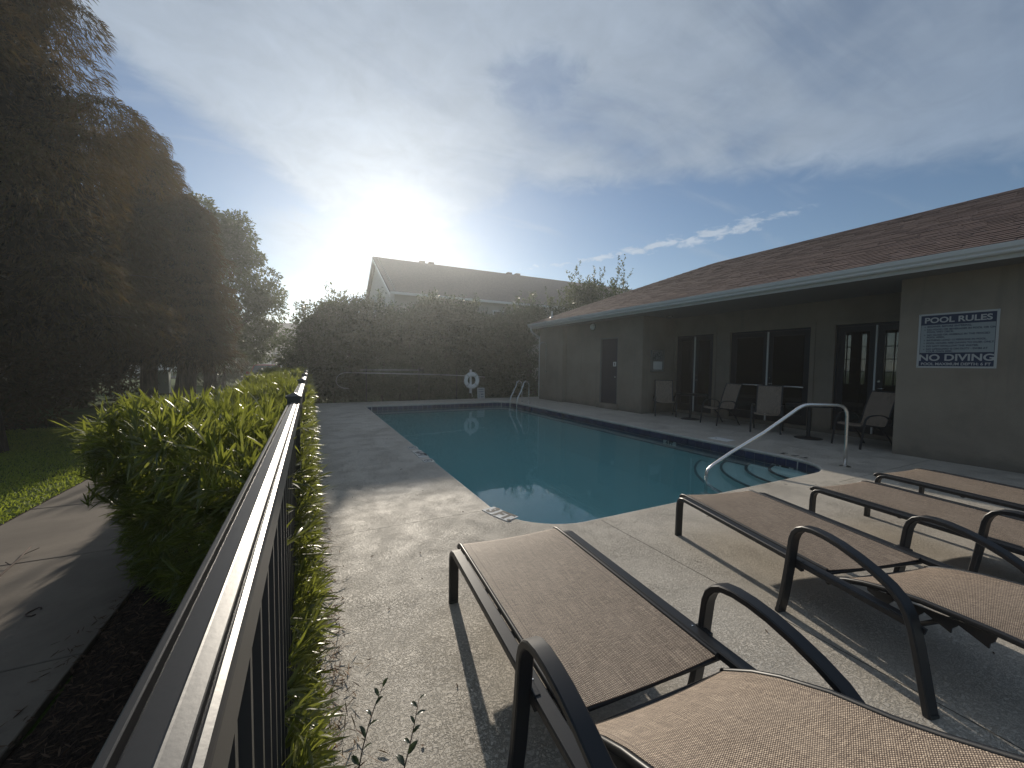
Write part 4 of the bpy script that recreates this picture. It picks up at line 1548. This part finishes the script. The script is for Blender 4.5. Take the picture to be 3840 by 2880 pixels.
# fittings on the clubhouse: each is lifted off on its own
lamp = thing('wall_lamp', 'round white bulkhead lamp on the wall above the store door', 'lamp', (9.5, 11.9, 2.99))
b = obj('backplate', MB().lathe([(.13, 0), (.13, .03), (.12, .04)], 24), 'soffit', lamp, smooth=40)
b.rotation_euler = (0, R(-90), 0)
b = obj('globe', MB().lathe([(.115, .041), (.112, .07), (.09, .105), (.05, .125), (.01, .13)], 24), 'lamp_glass', lamp, smooth=180)
b.rotation_euler = (0, R(-90), 0)
sh = thing('outdoor_shower', 'wall shower pipe with small head on the far end of the clubhouse', 'shower', (9.28, 14.85, 0))
obj('pipe', MB().tube([(-.03, 0, 1.0), (-.03, 0, 2.45), (-.05, 0, 2.52), (-.12, .02, 2.55), (-.28, .05, 2.50)], .014, 8), 'steel', sh, smooth=180)
obj('shower_head', MB().lathe([(.05, -.02), (.045, 0), (.015, .04)], 14, (-.29, .05, 2.46)), 'steel', sh, smooth=60)
obj('valve', MB().tube([(0, 0, 1.25), (-.07, 0, 1.25)], .025, 10), 'steel', sh, smooth=180)
obj('foot_tap', MB().tube([(0, .25, .60), (-.08, .25, .60), (-.10, .25, .55)], .02, 8), 'steel', sh, smooth=180)
nb = thing('notice_board', 'glazed notice case with a dark picture and a paper on the recessed wall', 'notice board', (10.11, 9.41, 1.37))
obj('case', MB().box(-.28, .28, -.06, -.001, 0, .70), 'soffit', nb, bevel=.006)
obj('picture', MB().box(-.20, .20, -.066, -.061, .36, .64), 'photo_print', nb)
obj('paper', MB().box(-.20, .20, -.066, -.061, .06, .33), 'paper', nb)
obj('frame', MB().box(-.28, -.24, -.075, -.0605, 0, .70).box(.24, .28, -.075, -.0605, 0, .70).box(-.24, .24, -.075, -.0605, 0, .04).box(-.24, .24, -.075, -.0605, .66, .70), 'aluminium', nb)
cl = thing('ceiling_light', 'small pale ceiling fitting under the patio roof by the notice board', 'lamp', (10.2, 9.0, ZT - .024))
obj('body', MB().lathe([(.06, -.07), (.10, -.05), (.10, 0)], 18), 'soffit', cl, smooth=40)

# the pool rules sign
sgn = thing('pool_rules_sign', 'white and navy POOL RULES sign on the clubhouse wall at right', 'sign', (9.5, 2.51, 2.035))
sgn.rotation_euler = (0, 0, R(-90))          # local +x runs along -y (reading direction), local -y faces the pool
W2, H2 = .457, .462
obj('plate', MB().box(-W2, W2, -.006, -.0005, -H2, H2), 'sign_white', sgn, bevel=.002)
obj('panel', MB().box(-W2 + .03, W2 - .03, -.0075, -.0061, -H2 + .03, H2 - .03), 'sign_navy', sgn)
obj('panel', MB().box(-W2 + .036, W2 - .036, -.009, -.0076, -.205, .270), 'sign_face', sgn)


def sign_text(txt, x, z, size, m, align='CENTER', bold=.0, xs=1.0, y=-.0085):
    o = link('lettering', text_mesh(txt, size, bold, align, xs), m, sgn)
    o.location = (x, y, z)
    o.rotation_euler = (R(90), 0, 0)
    return o


sign_text('POOL RULES', 0, .345, .128, 'sign_white', bold=.0035, xs=1.06)
sign_text('NO DIVING', 0, -.292, .150, 'sign_white', bold=.004, xs=1.10)
sign_text('POOL MAXIMUM DEPTH: 6 FT', 0, -.396, .060, 'sign_white', bold=.0016, xs=1.0)
rules = [('SHOWER BEFORE ENTERING.', 1), ('NO FOOD OR BEVERAGES IN POOL OR ON', 1), ('POOL WET DECK.', 0), ('NO GLASS OR ANIMALS IN THE FENCED', 1), ('POOL AREA.', 0),
         ('BATHING LOAD 12 PERSONS IN POOL.', 1), ('POOL HOURS ARE DAWN TO DUSK ONLY.', 1), ('DO NOT SWALLOW THE WATER.', 1), ('NO LIFEGUARD IS ON DUTY - SWIM AT', 1), ('YOUR OWN RISK.', 0)]
zz = .238
for i, (tx, bl) in enumerate(rules):
    if i:
        zz -= .050 if bl else .040
    sign_text(tx, -.345, zz, .0405, 'sign_navy', 'LEFT', .0013, .97, -.0095)
    if bl:
        bu = obj('bullet', MB().lathe([(.007, 0), (.007, .0008)], 10), 'sign_navy', sgn)
        bu.location = (-.372, -.0095, zz)
        bu.rotation_euler = (R(90), 0, 0)
for sx in (-1, 1):
    for sz in (-1, 1):
        o = obj('screw', MB().lathe([(.006, 0), (.006, .003)], 10), 'steel', sgn)
        o.location = (sx * (W2 - .016), -.0062, sz * (H2 - .016))
        o.rotation_euler = (R(90), 0, 0)


# ------------------------------------------------------------------ patio chairs and tables
def make_chair(label, loc, rz):
    """faces local -y"""
    t = thing('patio_chair', label, 'chair', loc, rz, 'patio chairs under the clubhouse eaves')
    seat = [(.33, .440), (.31, .458), (.26, .466), (.1, .452), (-.08, .428), (-.17, .422)]
    back = [(-.175, .425), (-.21, .455), (-.24, .55), (-.28, .70), (-.335, .87), (-.40, 1.04), (-.43, 1.10)]
    link('seat', sheet(seat, .245, 6, .018), 'sling', t, smooth=60)
    link('backrest', sheet(back, .245, 6, .010), 'sling', t, smooth=60)
    for sx in (-1, 1):
        x = sx * .262
        pth = [(x, -s, z - .006) for s, z in seat + back[1:]]
        obj('side_rail', MB().sweep(pth, [(b, a) for a, b in rrect(.026, .020, .004)], up=(1, 0, 0)), 'frame', t, smooth=50)
        xa = sx * .300
        arm = [(xa, -.37, 0), (xa, -.34, .22), (xa, -.315, .42), (xa, -.30, .52), (xa, -.275, .585), (xa, -.23, .625), (xa, -.15, .648), (xa, -.04, .655), (xa, .08, .645), (xa, .17, .61), (xa, .225, .56), (xa, .24, .50), (xa, .225, .455), (xa, .17, .425)]
        obj('armrest', MB().sweep(arm, [(b, a) for a, b in rrect(.040, .020, .004)], up=(1, 0, 0)), 'frame', t, smooth=50)
        obj('leg', MB().sweep([(xa, -.06, .42), (xa, .08, .36), (xa, .22, .22), (xa, .36, 0)], [(b, a) for a, b in rrect(.036, .022, .004)], up=(1, 0, 0)), 'frame', t, smooth=50)
        obj('bracket', MB().box(min(x, xa), max(x, xa), -.30, -.26, .42, .45), 'frame', t)
        obj('bracket', MB().box(min(x, xa), max(x, xa), .04, .10, .395, .425), 'frame', t)
    for (y, z) in ((-.30, .425), (.14, .40)):
        obj('crossbar', MB().tube([(-.26, y, z), (.26, y, z)], .011, 8), 'frame', t, smooth=180)
    obj('crossbar', MB().tube([(-.262, .43, 1.09), (.262, .43, 1.09)], .012, 8), 'frame', t, smooth=180)
    return t


def facing(dx, dy):
    return math.atan2(dx, -dy)      # rotation that turns local -y to (dx, dy)


c1 = make_chair('brown sling patio chair below the notice board, farthest from the camera', (9.92, 8.85, 0), facing(-.67, -.745))
for lab, loc, f in (('brown sling patio chair turned sideways to the pool, behind the first pedestal table', (9.89, 6.93, 0), (-.97, .22)),
                    ('brown sling patio chair facing the camera in front of the middle double door', (9.82, 5.65, 0), (-.90, -.43)),
                    ('brown sling patio chair half hidden behind the corner of the near wall', (9.78, 3.77, 0), (-.93, .37))):
    c = copy_tree(c1)
    c.location = loc
    c.rotation_euler.z = facing(*f)
    c['label'] = lab


def make_table(label, loc):
    t = thing('pedestal_table', label, 'table', loc, 0, 'dark pedestal tables under the eaves')
    obj('base', MB().lathe([(.26, .001), (.26, .012), (.22, .022), (.06, .034), (.04, .05)], 32), 'frame', t, smooth=40)
    obj('column', MB().lathe([(.038, .04), (.038, .70)], 20), 'frame', t, smooth=60)
    obj('top', MB().lathe([(.10, .695), (.10, .705), (.43, .712), (.445, .718), (.445, .735), (.43, .742)], 40), 'frame', t, smooth=40)
    return t


tb = make_table('dark round pedestal table between the two farther patio chairs', (9.96, 7.93, 0))
t2 = copy_tree(tb)
t2.location = (9.75, 4.72, 0)
t2['label'] = 'dark round pedestal table nearest to the sign, between two patio chairs'

# ------------------------------------------------------------------ tall hedge and bushes behind the pool


def crown_pts(centres, radii, n):
    """points in a cloud of leafy clumps, thicker at the rims"""
    i = rng.integers(0, len(centres), n)
    d = nrm(rng.normal(size=(n, 3)))
    r = rng.uniform(.35, 1.0, n) ** .6
    return centres[i] + d * radii[i][:, None] * r[:, None] * np.array([1, 1, .85]), d


th_ = thing('tall_hedge', 'tall dense dark hedge across the far end of the pool', 'hedge', (4.5, 17.2, 0))
nC = 900
cx = rng.uniform(-.1, 9.7, nC)
top = 4.15 + .25 * np.sin(cx * 1.3 + .6) + .18 * np.sin(cx * 3.1) - 1.0 * np.clip((1.6 - cx) / 1.6, 0, 1)
cz = rng.uniform(.02, 1.0, nC) * (top - .35)
cy = rng.uniform(16.72, 18.4, nC) + .16 * np.sin(cx * 2.1 + 1) * np.sin(cz * 1.9 + cx) 
C3 = np.stack([cx, cy, cz], 1)
P, d = crown_pts(C3, rng.uniform(.28, .5, nC), 150000)
k = P[:, 1] > 16.48
P, d = P[k], d[k]
leaf_obj('foliage', P - np.array([4.5, 17.2, 0]), d + np.array([0, -.3, .25]) + rng.normal(0, .45, P.shape), rng.uniform(.09, .17, len(P)), rng.uniform(.045, .075, len(P)), 'hedge_leaf', th_, stuff=True)
# upright sprigs that break the top line
nS = 120
sx_ = rng.uniform(.0, 9.5, nS)
tp = 4.15 + .25 * np.sin(sx_ * 1.3 + .6) + .18 * np.sin(sx_ * 3.1) - 1.0 * np.clip((1.6 - sx_) / 1.6, 0, 1)
B0 = np.stack([sx_, rng.uniform(16.9, 18.0, nS), tp - .35], 1)
hgt = rng.gamma(2.0, .13, nS) + .2
per = 60
f = rng.uniform(0, 1, (nS, per))
lean = rng.normal(0, .25, (nS, 2))
P = B0[:, None, :] + np.stack([lean[:, :1] * f * hgt[:, None], lean[:, 1:] * f * hgt[:, None], f * hgt[:, None]], 2)
P = P.reshape(-1, 3) + rng.normal(0, .075, (nS * per, 3))
d = np.stack([rng.normal(0, .6, len(P)), rng.normal(0, .6, len(P)), rng.uniform(.3, 1.2, len(P))], 1)
leaf_obj('top_sprigs', P - np.array([4.5, 17.2, 0]), d, rng.uniform(.09, .16, len(P)), rng.uniform(.035, .06, len(P)), 'hedge_leaf', th_, stuff=True)
for i in range(15):
    x = .1 + i * .66
    obj('stem', MB().tube([(x - 4.5 + random.uniform(-.1, .1), .1 + random.uniform(-.2, .3), -.1), (x - 4.5, .2, 1.2), (x - 4.5 + random.uniform(-.25, .25), .3, 2.4), (x - 4.5 + random.uniform(-.4, .4), .3, 3.6)], .04, 7, radii=[.05, .04, .03, .012]), 'bark', th_, smooth=180)


def bush(name, label, cat, loc, clumps, nl, leaf, m, stems=5, H=2.0, group=None, sprigs=0):
    t = thing(name, label, cat, loc, 0, group)
    C3 = np.array([c[:3] for c in clumps], float)
    rr = np.array([c[3] for c in clumps], float)
    P, d = crown_pts(C3, rr, nl)
    d = d + rng.normal(0, .5, P.shape) + np.array([0, 0, .2])
    if sprigs:
        hi = C3[C3[:, 2] > np.quantile(C3[:, 2], .55)]
        ii = rng.integers(0, len(hi), sprigs)
        f = rng.uniform(0, 1, (sprigs, 22))
        ln = rng.uniform(.4, .9, sprigs) * H * .22
        lean = rng.normal(0, .35, (sprigs, 2))
        Q = hi[ii][:, None, :] + np.stack([lean[:, :1] * f * ln[:, None], lean[:, 1:] * f * ln[:, None], (.5 + f) * ln[:, None]], 2)
        Q = Q.reshape(-1, 3) + rng.normal(0, .03, (sprigs * 22, 3))
        P = np.concatenate([P, Q])
        d = np.concatenate([d, np.stack([rng.normal(0, .6, len(Q)), rng.normal(0, .6, len(Q)), rng.uniform(.2, 1, len(Q))], 1)])
    leaf_obj('crown', P, d, leaf[0] * rng.uniform(.7, 1.25, len(P)), leaf[1] * rng.uniform(.7, 1.25, len(P)), m, t, stuff=True)
    for i in range(stems):
        q = C3[rng.integers(0, len(C3))]
        obj('stem', MB().tube([(random.uniform(-.15, .15), random.uniform(-.15, .15), -.15), (q[0] * .4, q[1] * .4, q[2] * .5), tuple(q)], .04, 7, radii=[.03 + .012 * H, .02 + .008 * H, .01]), 'bark', t, smooth=180)
    return t


def clump_set(n, rx, ry, z0, z1, r0, r1, shape=None):
    out = []
    for i in range(n):
        z = random.uniform(z0, z1)
        q = 1.0 if shape is None else shape((z - z0) / (z1 - z0))
        a, rr = random.uniform(0, 2 * PI), math.sqrt(random.random())
        out.append((math.cos(a) * rr * rx * q, math.sin(a) * rr * ry * q, z, random.uniform(r0, r1)))
    return out


bush('shrub', 'loose leafy shrub left of the tall hedge, against the sky', 'shrub', (.15, 17.6, 0), clump_set(60, 1.1, .8, .3, 3.15, .25, .42, lambda q: 1 - .35 * q), 9000, (.12, .055), 'hedge_leaf', 6, 3.2, sprigs=40)
bush('shrub', 'dark rounded shrub beyond the end of the low hedge', 'shrub', (-.50, 18.9, 0), clump_set(55, .75, .9, .2, 2.35, .25, .42), 8000, (.12, .055), 'hedge_leaf', 5, 2.3, sprigs=12)
bush('shrub', 'broad shrub below the far left roofs', 'shrub', (-5.6, 34.0, 0), clump_set(70, 2.4, 1.4, .3, 3.0, .4, .7), 9000, (.2, .09), 'hedge_leaf', 5, 3.0, sprigs=10)
bush('tree', 'leafy tree top showing above the far end of the clubhouse roof', 'tree', (14.9, 18.6, 0), clump_set(90, 2.2, 1.6, 1.5, 6.0, .4, .75, lambda q: .75 + .4 * math.sin(q * PI)), 18000, (.15, .065), 'broadleaf', 7, 6, sprigs=70)
bush('tree', 'smaller leafy tree between the tall hedge and the clubhouse roof', 'tree', (11.2, 19.2, 0), clump_set(60, 1.7, 1.2, 1.0, 4.7, .35, .6, lambda q: .8 + .3 * math.sin(q * PI)), 11000, (.14, .06), 'broadleaf', 6, 4.8, sprigs=40)


# ------------------------------------------------------------------ trees on the left
def cypress(label, loc, H, zb, r_of, nl, trunk, n_limb=26, lean=(0, 0), seed=1):
    rs = np.random.default_rng(seed)
    t = thing('cypress_tree', label, 'tree', loc)
    hz = lambda z: (lean[0] * z / H, lean[1] * z / H)
    tp = []
    for i in range(9):
        z = -.2 + (H * .97 + .2) * i / 8
        tp.append((hz(z)[0] + rs.normal(0, .03), hz(z)[1] + rs.normal(0, .03), z))
    rad = [trunk * (1.35 if i == 0 else (1 - i / 8.6)) for i in range(9)]
    obj('trunk', MB().tube(tp, trunk, 12, radii=rad), 'bark', t, smooth=180)
    P, D = [], []
    per = nl // (n_limb * 9)
    limbs = MB()
    for i in range(n_limb):
        f = (i + .5) / n_limb
        z = zb + (H - zb) * f ** 1.1
        a = i * 2.4 + rs.uniform(-.3, .3)
        r = r_of(f) * rs.uniform(.8, 1.12)
        o = np.array([*hz(z), z])
        up = .12 + .35 * f
        dirv = np.array([math.cos(a), math.sin(a), up])
        tip = o + dirv * r
        limbs.tube([tuple(o), tuple(o + dirv * r * .5 + np.array([0, 0, .06 * r])), tuple(tip)], .03, 5, radii=[.02 + .02 * trunk * 4 * (1 - f), .02, .006])
        side = np.array([-math.sin(a), math.cos(a), 0])
        for q in (.42, .72, 1.0):              # feathery lobes along the limb, with a hanging fringe
            m = int(per * 3 * (.6 + .5 * q))
            c = o + dirv * r * q + side * rs.normal(0, .22 * r * q) + np.array([0, 0, rs.normal(.05, .12)])
            lr = (.34 + .13 * r) * rs.uniform(.75, 1.2)
            dn = nrm(rs.normal(size=(m, 3)) + np.array([0, 0, .35]))
            sh = rs.uniform(.55, 1.0, m) ** .5
            pp = c + dn * (sh * lr)[:, None] * np.array([1.15, 1.15, .62])
            pp[:, 2] -= rs.gamma(1.1, .14, m) * (dn[:, 2] < .25)
            P.append(pp)
            D.append(np.stack([dn[:, 0] * .8 + dirv[0] * .3 + rs.normal(0, .3, m), dn[:, 1] * .8 + dirv[1] * .3 + rs.normal(0, .3, m), dn[:, 2] * .3 - rs.uniform(.1, .9, m)], 1))
    obj('limbs', limbs, 'bark', t)['kind'] = 'stuff'
    P, D = np.concatenate(P), np.concatenate(D)
    k = P[:, 2] > zb * .75
    leaf_obj('crown', P[k], D[k], rs.uniform(.08, .17, k.sum()), rs.uniform(.012, .022, k.sum()), 'cypress', t, droop=.25, stuff=True)
    m = nl // 9                                # dark leaves added to make the crown's inside opaque and shaded
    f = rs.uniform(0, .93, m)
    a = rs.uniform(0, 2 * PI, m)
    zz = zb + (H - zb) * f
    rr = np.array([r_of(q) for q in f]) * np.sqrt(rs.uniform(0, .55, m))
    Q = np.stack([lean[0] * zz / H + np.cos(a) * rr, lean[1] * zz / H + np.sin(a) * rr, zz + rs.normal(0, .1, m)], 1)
    leaf_obj('inner_dark_fill', Q, rs.normal(0, 1, Q.shape) + np.array([0, 0, -.4]), rs.uniform(.15, .3, m), rs.uniform(.05, .09, m), 'dark_fill', t, droop=.2, stuff=True)
    return t


cypress('huge dark drooping cypress at the left edge of the picture', (-5.35, 10.4, -.1), 14.5, 2.2, lambda f: 2.45 * (1 - .60 * f) + .28 * math.sin(f * 9), 260000, .34, 92, (-.2, .3), 3)
cypress('dark cypress behind the huge one, its top lower, left of the utility box', (-4.35, 15.6, -.1), 7.9, 1.75, lambda f: 1.28 * (1 - .55 * f), 110000, .24, 54, (.0, 0), 5)
cypress('dark rounded cypress with a thick trunk right of the utility box', (-3.25, 14.6, -.1), 5.9, 1.75, lambda f: .92 * (1 - .6 * f * f), 90000, .30, 46, (.05, 0), 9)
cypress('dark cypress filling the far left shade beneath the huge one', (-9.2, 15.5, -.1), 11.5, 1.7, lambda f: 3.0 * (1 - .7 * f), 80000, .28, 36, (0, 0), 12)
cypress('second cypress in the shade at the far left, beyond the lawn', (-8.2, 21.0, -.1), 9.0, 1.6, lambda f: 2.6 * (1 - .6 * f), 60000, .26, 30, (0, 0), 15)


def broad_tree(label, loc, H, clumps, nl, leaf, trunk):
    t = thing('broadleaf_tree', label, 'tree', loc)
    zb = min(c[2] for c in clumps)
    obj('trunk', MB().tube([(0, 0, -.2), (.03, 0, zb * .5), (-.04, .03, zb), (.0, 0, zb + (H - zb) * .5)], trunk, 10, radii=[trunk * 1.3, trunk, trunk * .9, trunk * .4]), 'bark', t, smooth=180)
    lm = MB()
    for c in clumps[::4]:
        lm.tube([(0, 0, zb * .9), (c[0] * .5, c[1] * .5, (zb + c[2]) / 2), (c[0], c[1], c[2])], .04, 5, radii=[.06, .04, .012])
    obj('limbs', lm, 'bark', t)['kind'] = 'stuff'
    C3 = np.array([c[:3] for c in clumps])
    P, d = crown_pts(C3, np.array([c[3] for c in clumps]), nl)
    leaf_obj('crown', P, d + rng.normal(0, .6, P.shape), leaf[0] * rng.uniform(.7, 1.3, len(P)), leaf[1] * rng.uniform(.7, 1.3, len(P)), 'broadleaf', t, stuff=True)
    return t


broad_tree('lighter broadleaf tree reaching right into the sky, last of the row on the left', (-4.1, 22.3, -.1), 8.4, clump_set(210, 3.3, 2.8, 1.8, 8.2, .35, .75, lambda q: math.sin(min(1, .28 + q * .90) * PI * .90) ** .6), 60000, (.15, .07), .24)
broad_tree('slender young tree beside the road, between two dark trunks', (-4.4, 27.5, -.1), 5.5, clump_set(30, 1.3, 1.2, 2.4, 5.2, .35, .6), 6000, (.16, .07), .07)

# utility box under the trees
ub = thing('utility_box', 'grey green utility box standing on the lawn between the tree trunks', 'utility box', (-6.75, 25.6, Z_LAWN), R(8))
obj('cabinet', MB().box(-.42, .42, -.38, .38, .06, 1.16), 'cabinet', ub, bevel=.02)
obj('lid', MB().box(-.44, .44, -.40, .40, 1.161, 1.21), 'cabinet', ub, bevel=.015)
obj('plinth', MB().box(-.5, .5, -.46, .46, -.05, .059), 'concrete', ub)
obj('label_plate', MB().box(-.12, .06, -.386, -.3805, .45, .62), 'photo_print', ub)
obj('handle', MB().box(.26, .30, -.40, -.3805, .55, .70), 'steel', ub)


# ------------------------------------------------------------------ buildings behind
def far_house(label, x0, x1, y0, y1, ze, zr, axis, openings, wall='house_wall', overhang=.4, extra=None, siding=False):
    t = thing('house', label, 'house', ((x0 + x1) / 2, (y0 + y1) / 2, Z_LAWN))
    off = Vector((-(x0 + x1) / 2, -(y0 + y1) / 2, -Z_LAWN))
    def part(name, mb, m, par=None):
        o = obj(name, mb, m, par or t)
        if par is None:
            o.location = off
        return o
    ym, xm = (y0 + y1) / 2, (x0 + x1) / 2
    if axis == 'x':
        w = MB().prism([(y0, Z_LAWN), (y1, Z_LAWN), (y1, ze), (ym, zr - .12), (y0, ze)], 'x', x0, x1)
        sl = (zr - ze) / (ym - y0)
        rf = MB()
        for s in (-1, 1):
            e = ym + s * (ym - y0 + overhang)
            ez = ze - sl * overhang
            poly = [(ym, zr), (e, ez), (e, ez - .14), (ym, zr - .14)]
            rf.prism(poly, 'x', x0 - overhang, x1 + overhang)
    else:
        w = MB().prism([(x0, Z_LAWN), (x1, Z_LAWN), (x1, ze), (xm, zr - .12), (x0, ze)], 'y', y0, y1)
        sl = (zr - ze) / (xm - x0)
        rf = MB()
        for s in (-1, 1):
            e = xm + s * (xm - x0 + overhang)
            ez = ze - sl * overhang
            rf.prism([(xm, zr), (e, ez), (e, ez - .14), (xm, zr - .14)], 'y', y0 - overhang, y1 + overhang)
    part('wall', w, wall)
    r = part('roof', rf, 'far_roof')
    for (kind, a, b, z0, z1, m) in openings:      # on the face at y0
        o = part(kind, MB().box(a, b, y0 - .04, y0 - .005, z0, z1), m)
        fr = MB().box(a - .08, a, y0 - .07, y0 - .006, z0 - .05, z1 + .08).box(b, b + .08, y0 - .07, y0 - .006, z0 - .05, z1 + .08).box(a, b, y0 - .07, y0 - .006, z1, z1 + .08)
        obj('frame', fr, 'trim_white', o)
    if axis == 'x':
        gt = MB().box(x0 - overhang, x1 + overhang, y0 - overhang - .12, y0 - overhang - .005, ze - sl * overhang - .16, ze - sl * overhang - .02)
        part('gutter', gt, 'trim_white')
    return t, part, r


gb, gpart, groof = far_house('large house with a gable end and long roof behind the tall hedge, below the sun', 4.95, 40.0, 26.6, 41.4, 6.3, 10.12, 'x',
                             [('window', 8, 9.4, 4.0, 5.4, 'pane'), ('window', 12, 13.4, 4.0, 5.4, 'pane'), ('window', 17, 18.4, 4.0, 5.4, 'pane'), ('window', 22, 23.4, 4.0, 5.4, 'pane')], 'house_wall', .35)
# lap siding on the gable end, each board its own piece
zc = 5.4
while zc < 9.75:
    f = min(1.0, max(0.0, (10.0 - zc) / (10.0 - 6.3)))
    hw = 7.4 * f
    if hw > .25:
        gpart('siding_board', MB().prism([(4.935, zc), (4.90, zc + .005), (4.93, zc + .20), (4.949, zc + .20)], 'y', 34 - hw, 34 + hw), 'siding')
    zc += .205
for x in (8.7, 9.5, 17.1, 18.0):
    vt = MB().box(x - .22, x + .22, 34.15, 34.65, 9.85, 10.32)
    obj('roof_vent', vt, 'far_roof', groof)
rk = MB()
for s in (-1, 1):
    rk.add([(4.57, 34, 9.99), (4.57, 34 + s * 7.75, 5.97), (4.57, 34 + s * 7.75, 5.77), (4.57, 34, 9.79), (4.60, 34, 9.99), (4.60, 34 + s * 7.75, 5.97), (4.60, 34 + s * 7.75, 5.77), (4.60, 34, 9.79)],
           [(0, 1, 2, 3), (7, 6, 5, 4), (0, 4, 5, 1), (3, 2, 6, 7)])
gpart('bargeboard', rk, 'trim_white')

far_house('distant house with a low roof line left of the tall hedge', -7.5, 8.0, 60, 74, 4.6, 7.2, 'x', [('window', -4.5, -3.1, 1.2, 2.6, 'pane'), ('window', -1.6, -.2, 1.2, 2.6, 'pane'), ('window', 3.0, 4.4, 1.2, 2.6, 'pane')])
far_house('distant house with a slightly higher roof behind the cars', -20.0, -8.3, 66, 80, 5.0, 7.9, 'x', [('garage_door', -18.6, -14.2, .0, 2.5, 'trim_white'), ('window', -12.5, -11, 1.2, 2.6, 'pane')])
far_house('pale house across the road seen between the tree trunks', -46.0, -23.0, 70, 84, 4.2, 7.4, 'x', [('garage_door', -30.5, -25.8, .0, 2.5, 'trim_white'), ('window', -34.6, -33.2, 1.0, 2.5, 'pane'), ('door', -37.6, -36.5, 0, 2.3, 'trim_white'), ('window', -41.5, -40, 1.0, 2.5, 'pane')])


# ------------------------------------------------------------------ parked car (only the cabin shows over the hedge)
def make_car(label, loc, rz, paint):
    t = thing('parked_car', label, 'car', loc, rz)
    body = [(-2.15, .30), (-2.2, .55), (-2.12, .80), (-1.25, .93), (1.45, .95), (2.05, .85), (2.15, .60), (2.1, .30)]
    vs, fs = [], []
    secs = []
    for (yy, w) in ((-.88, .94), (-.80, 1.0), (.80, 1.0), (.88, .94)):
        secs.append([(x * (.985 if w < 1 else 1), yy, .30 + (z - .30) * w) for x, z in body])
    k = len(body)
    for s in secs:
        vs += s
    for i in range(3):
        for q in range(k):
            r = (q + 1) % k
            fs.append((i * k + q, i * k + r, (i + 1) * k + r, (i + 1) * k + q))
    fs += [tuple(range(k - 1, -1, -1)), tuple(3 * k + q for q in range(k))]
    obj('body', MB().add(vs, fs), paint, t, bevel=.04)
    cab = [(-1.15, .90), (-.45, 1.42), (.75, 1.45), (1.55, .92)]
    vs = []
    for yy, in_ in ((-.76, 0), (.76, 0)):
        vs += [(x, (yy if z < 1.0 else yy * .80), z) for x, z in cab]
    obj('cabin', MB().add(vs, [(0, 1, 5, 4), (2, 3, 7, 6), (0, 3, 2, 1), (4, 5, 6, 7), (0, 4, 7, 3)]), 'car_glass', t)
    obj('roof', MB().add([(-.47, -.60, 1.425), (.77, -.60, 1.455), (.77, .60, 1.455), (-.47, .60, 1.425), (-.38, -.52, 1.48), (.68, -.52, 1.50), (.68, .52, 1.50), (-.38, .52, 1.48)],
                         [(0, 3, 2, 1), (4, 5, 6, 7), (0, 1, 5, 4), (1, 2, 6, 5), (2, 3, 7, 6), (3, 0, 4, 7)]), paint, t, bevel=.02)
    for s in (-1, 1):
        for (a, b) in ((cab[0], cab[1]), (cab[2], cab[3])):
            obj('pillar', MB().tube([(a[0], s * (.765 if a[1] < 1 else .615), a[1]), (b[0], s * (.765 if b[1] < 1 else .615), b[1])], .03, 6), paint, t)
        obj('mirror', MB().box(-.98, -.86, s * .80 if s > 0 else -.98, .98 if s > 0 else -.80, .92, 1.06), paint, t, bevel=.02)
        obj('headlight', MB().box(-2.19, -2.05, s * .72 - .14, s * .72 + .14, .62, .76), 'lamp_glass', t, bevel=.02)
        obj('tail_light', MB().box(2.02, 2.14, s * .72 - .12, s * .72 + .12, .64, .80), 'car_paint', t, bevel=.02)
        for x in (-1.35, 1.35):
            w = obj('wheel', MB().lathe([(.20, -.10), (.31, -.10), (.33, -.07), (.33, .07), (.31, .10), (.20, .10)], 24), 'tyre', t, smooth=40)
            w.rotation_euler = (R(90), 0, 0)
            w.location = (x, s * .80, .33)
            obj('rim', MB().lathe([(.19, -.105), (.19, .105)], 16), 'aluminium', w, smooth=40)
    return t


make_car('dark red parked car whose windscreen shows just above the hedge', (-2.45, 29.2, Z_LAWN + .02), R(90), 'car_paint')

bush('shrub', 'dark shrub added to block the sky behind the huge cypress trunk', 'shrub', (-7.2, 14.2, Z_LAWN), clump_set(60, 1.8, 1.2, .1, 2.6, .35, .6), 14000, (.14, .06), 'cypress', 4, 2.4)  # these four shrubs are added to block skylight and darken the left
bush('shrub', 'dark shrub added to block the sky at the very left edge beneath the cypress', 'shrub', (-9.6, 12.6, Z_LAWN), clump_set(60, 2.0, 1.3, .1, 2.6, .35, .6), 14000, (.14, .06), 'cypress', 4, 2.4)
bush('shrub', 'dark shrub added to block the sky left of the utility box, under the trees', 'shrub', (-7.6, 19.8, Z_LAWN), clump_set(70, 1.5, 1.4, .1, 2.8, .4, .65), 14000, (.16, .07), 'cypress', 4, 2.6)
bush('shrub', 'farthest dark shrub mass, added to block the sky, under the left hand trees', 'shrub', (-13.0, 22.0, Z_LAWN), clump_set(80, 3.4, 1.6, .1, 3.2, .5, .8), 16000, (.2, .09), 'cypress', 4, 3.0)

# ------------------------------------------------------------------ lens glare round the sun, added here as haze
hz = MB().box(-405, 505, -305, 605, -1.4, 16.5)
hz = obj('glare_haze', hz, None)
hm = bpy.data.materials.new('glare_haze')
hm.use_nodes = True
ht = NT(hm.node_tree)
ht.n.remove(ht.n['Principled BSDF'])
hv = ht.new('ShaderNodeVolumePrincipled')
hv.inputs['Color'].default_value = (.93, .98, 1.0, 1)
hv.inputs['Density'].default_value = .0022
hv.inputs['Anisotropy'].default_value = .70
ht.l.new(hv.outputs[0], ht.n['Material Output'].inputs['Volume'])
hz.data.materials.append(hm)
tag(hz, kind='stuff')
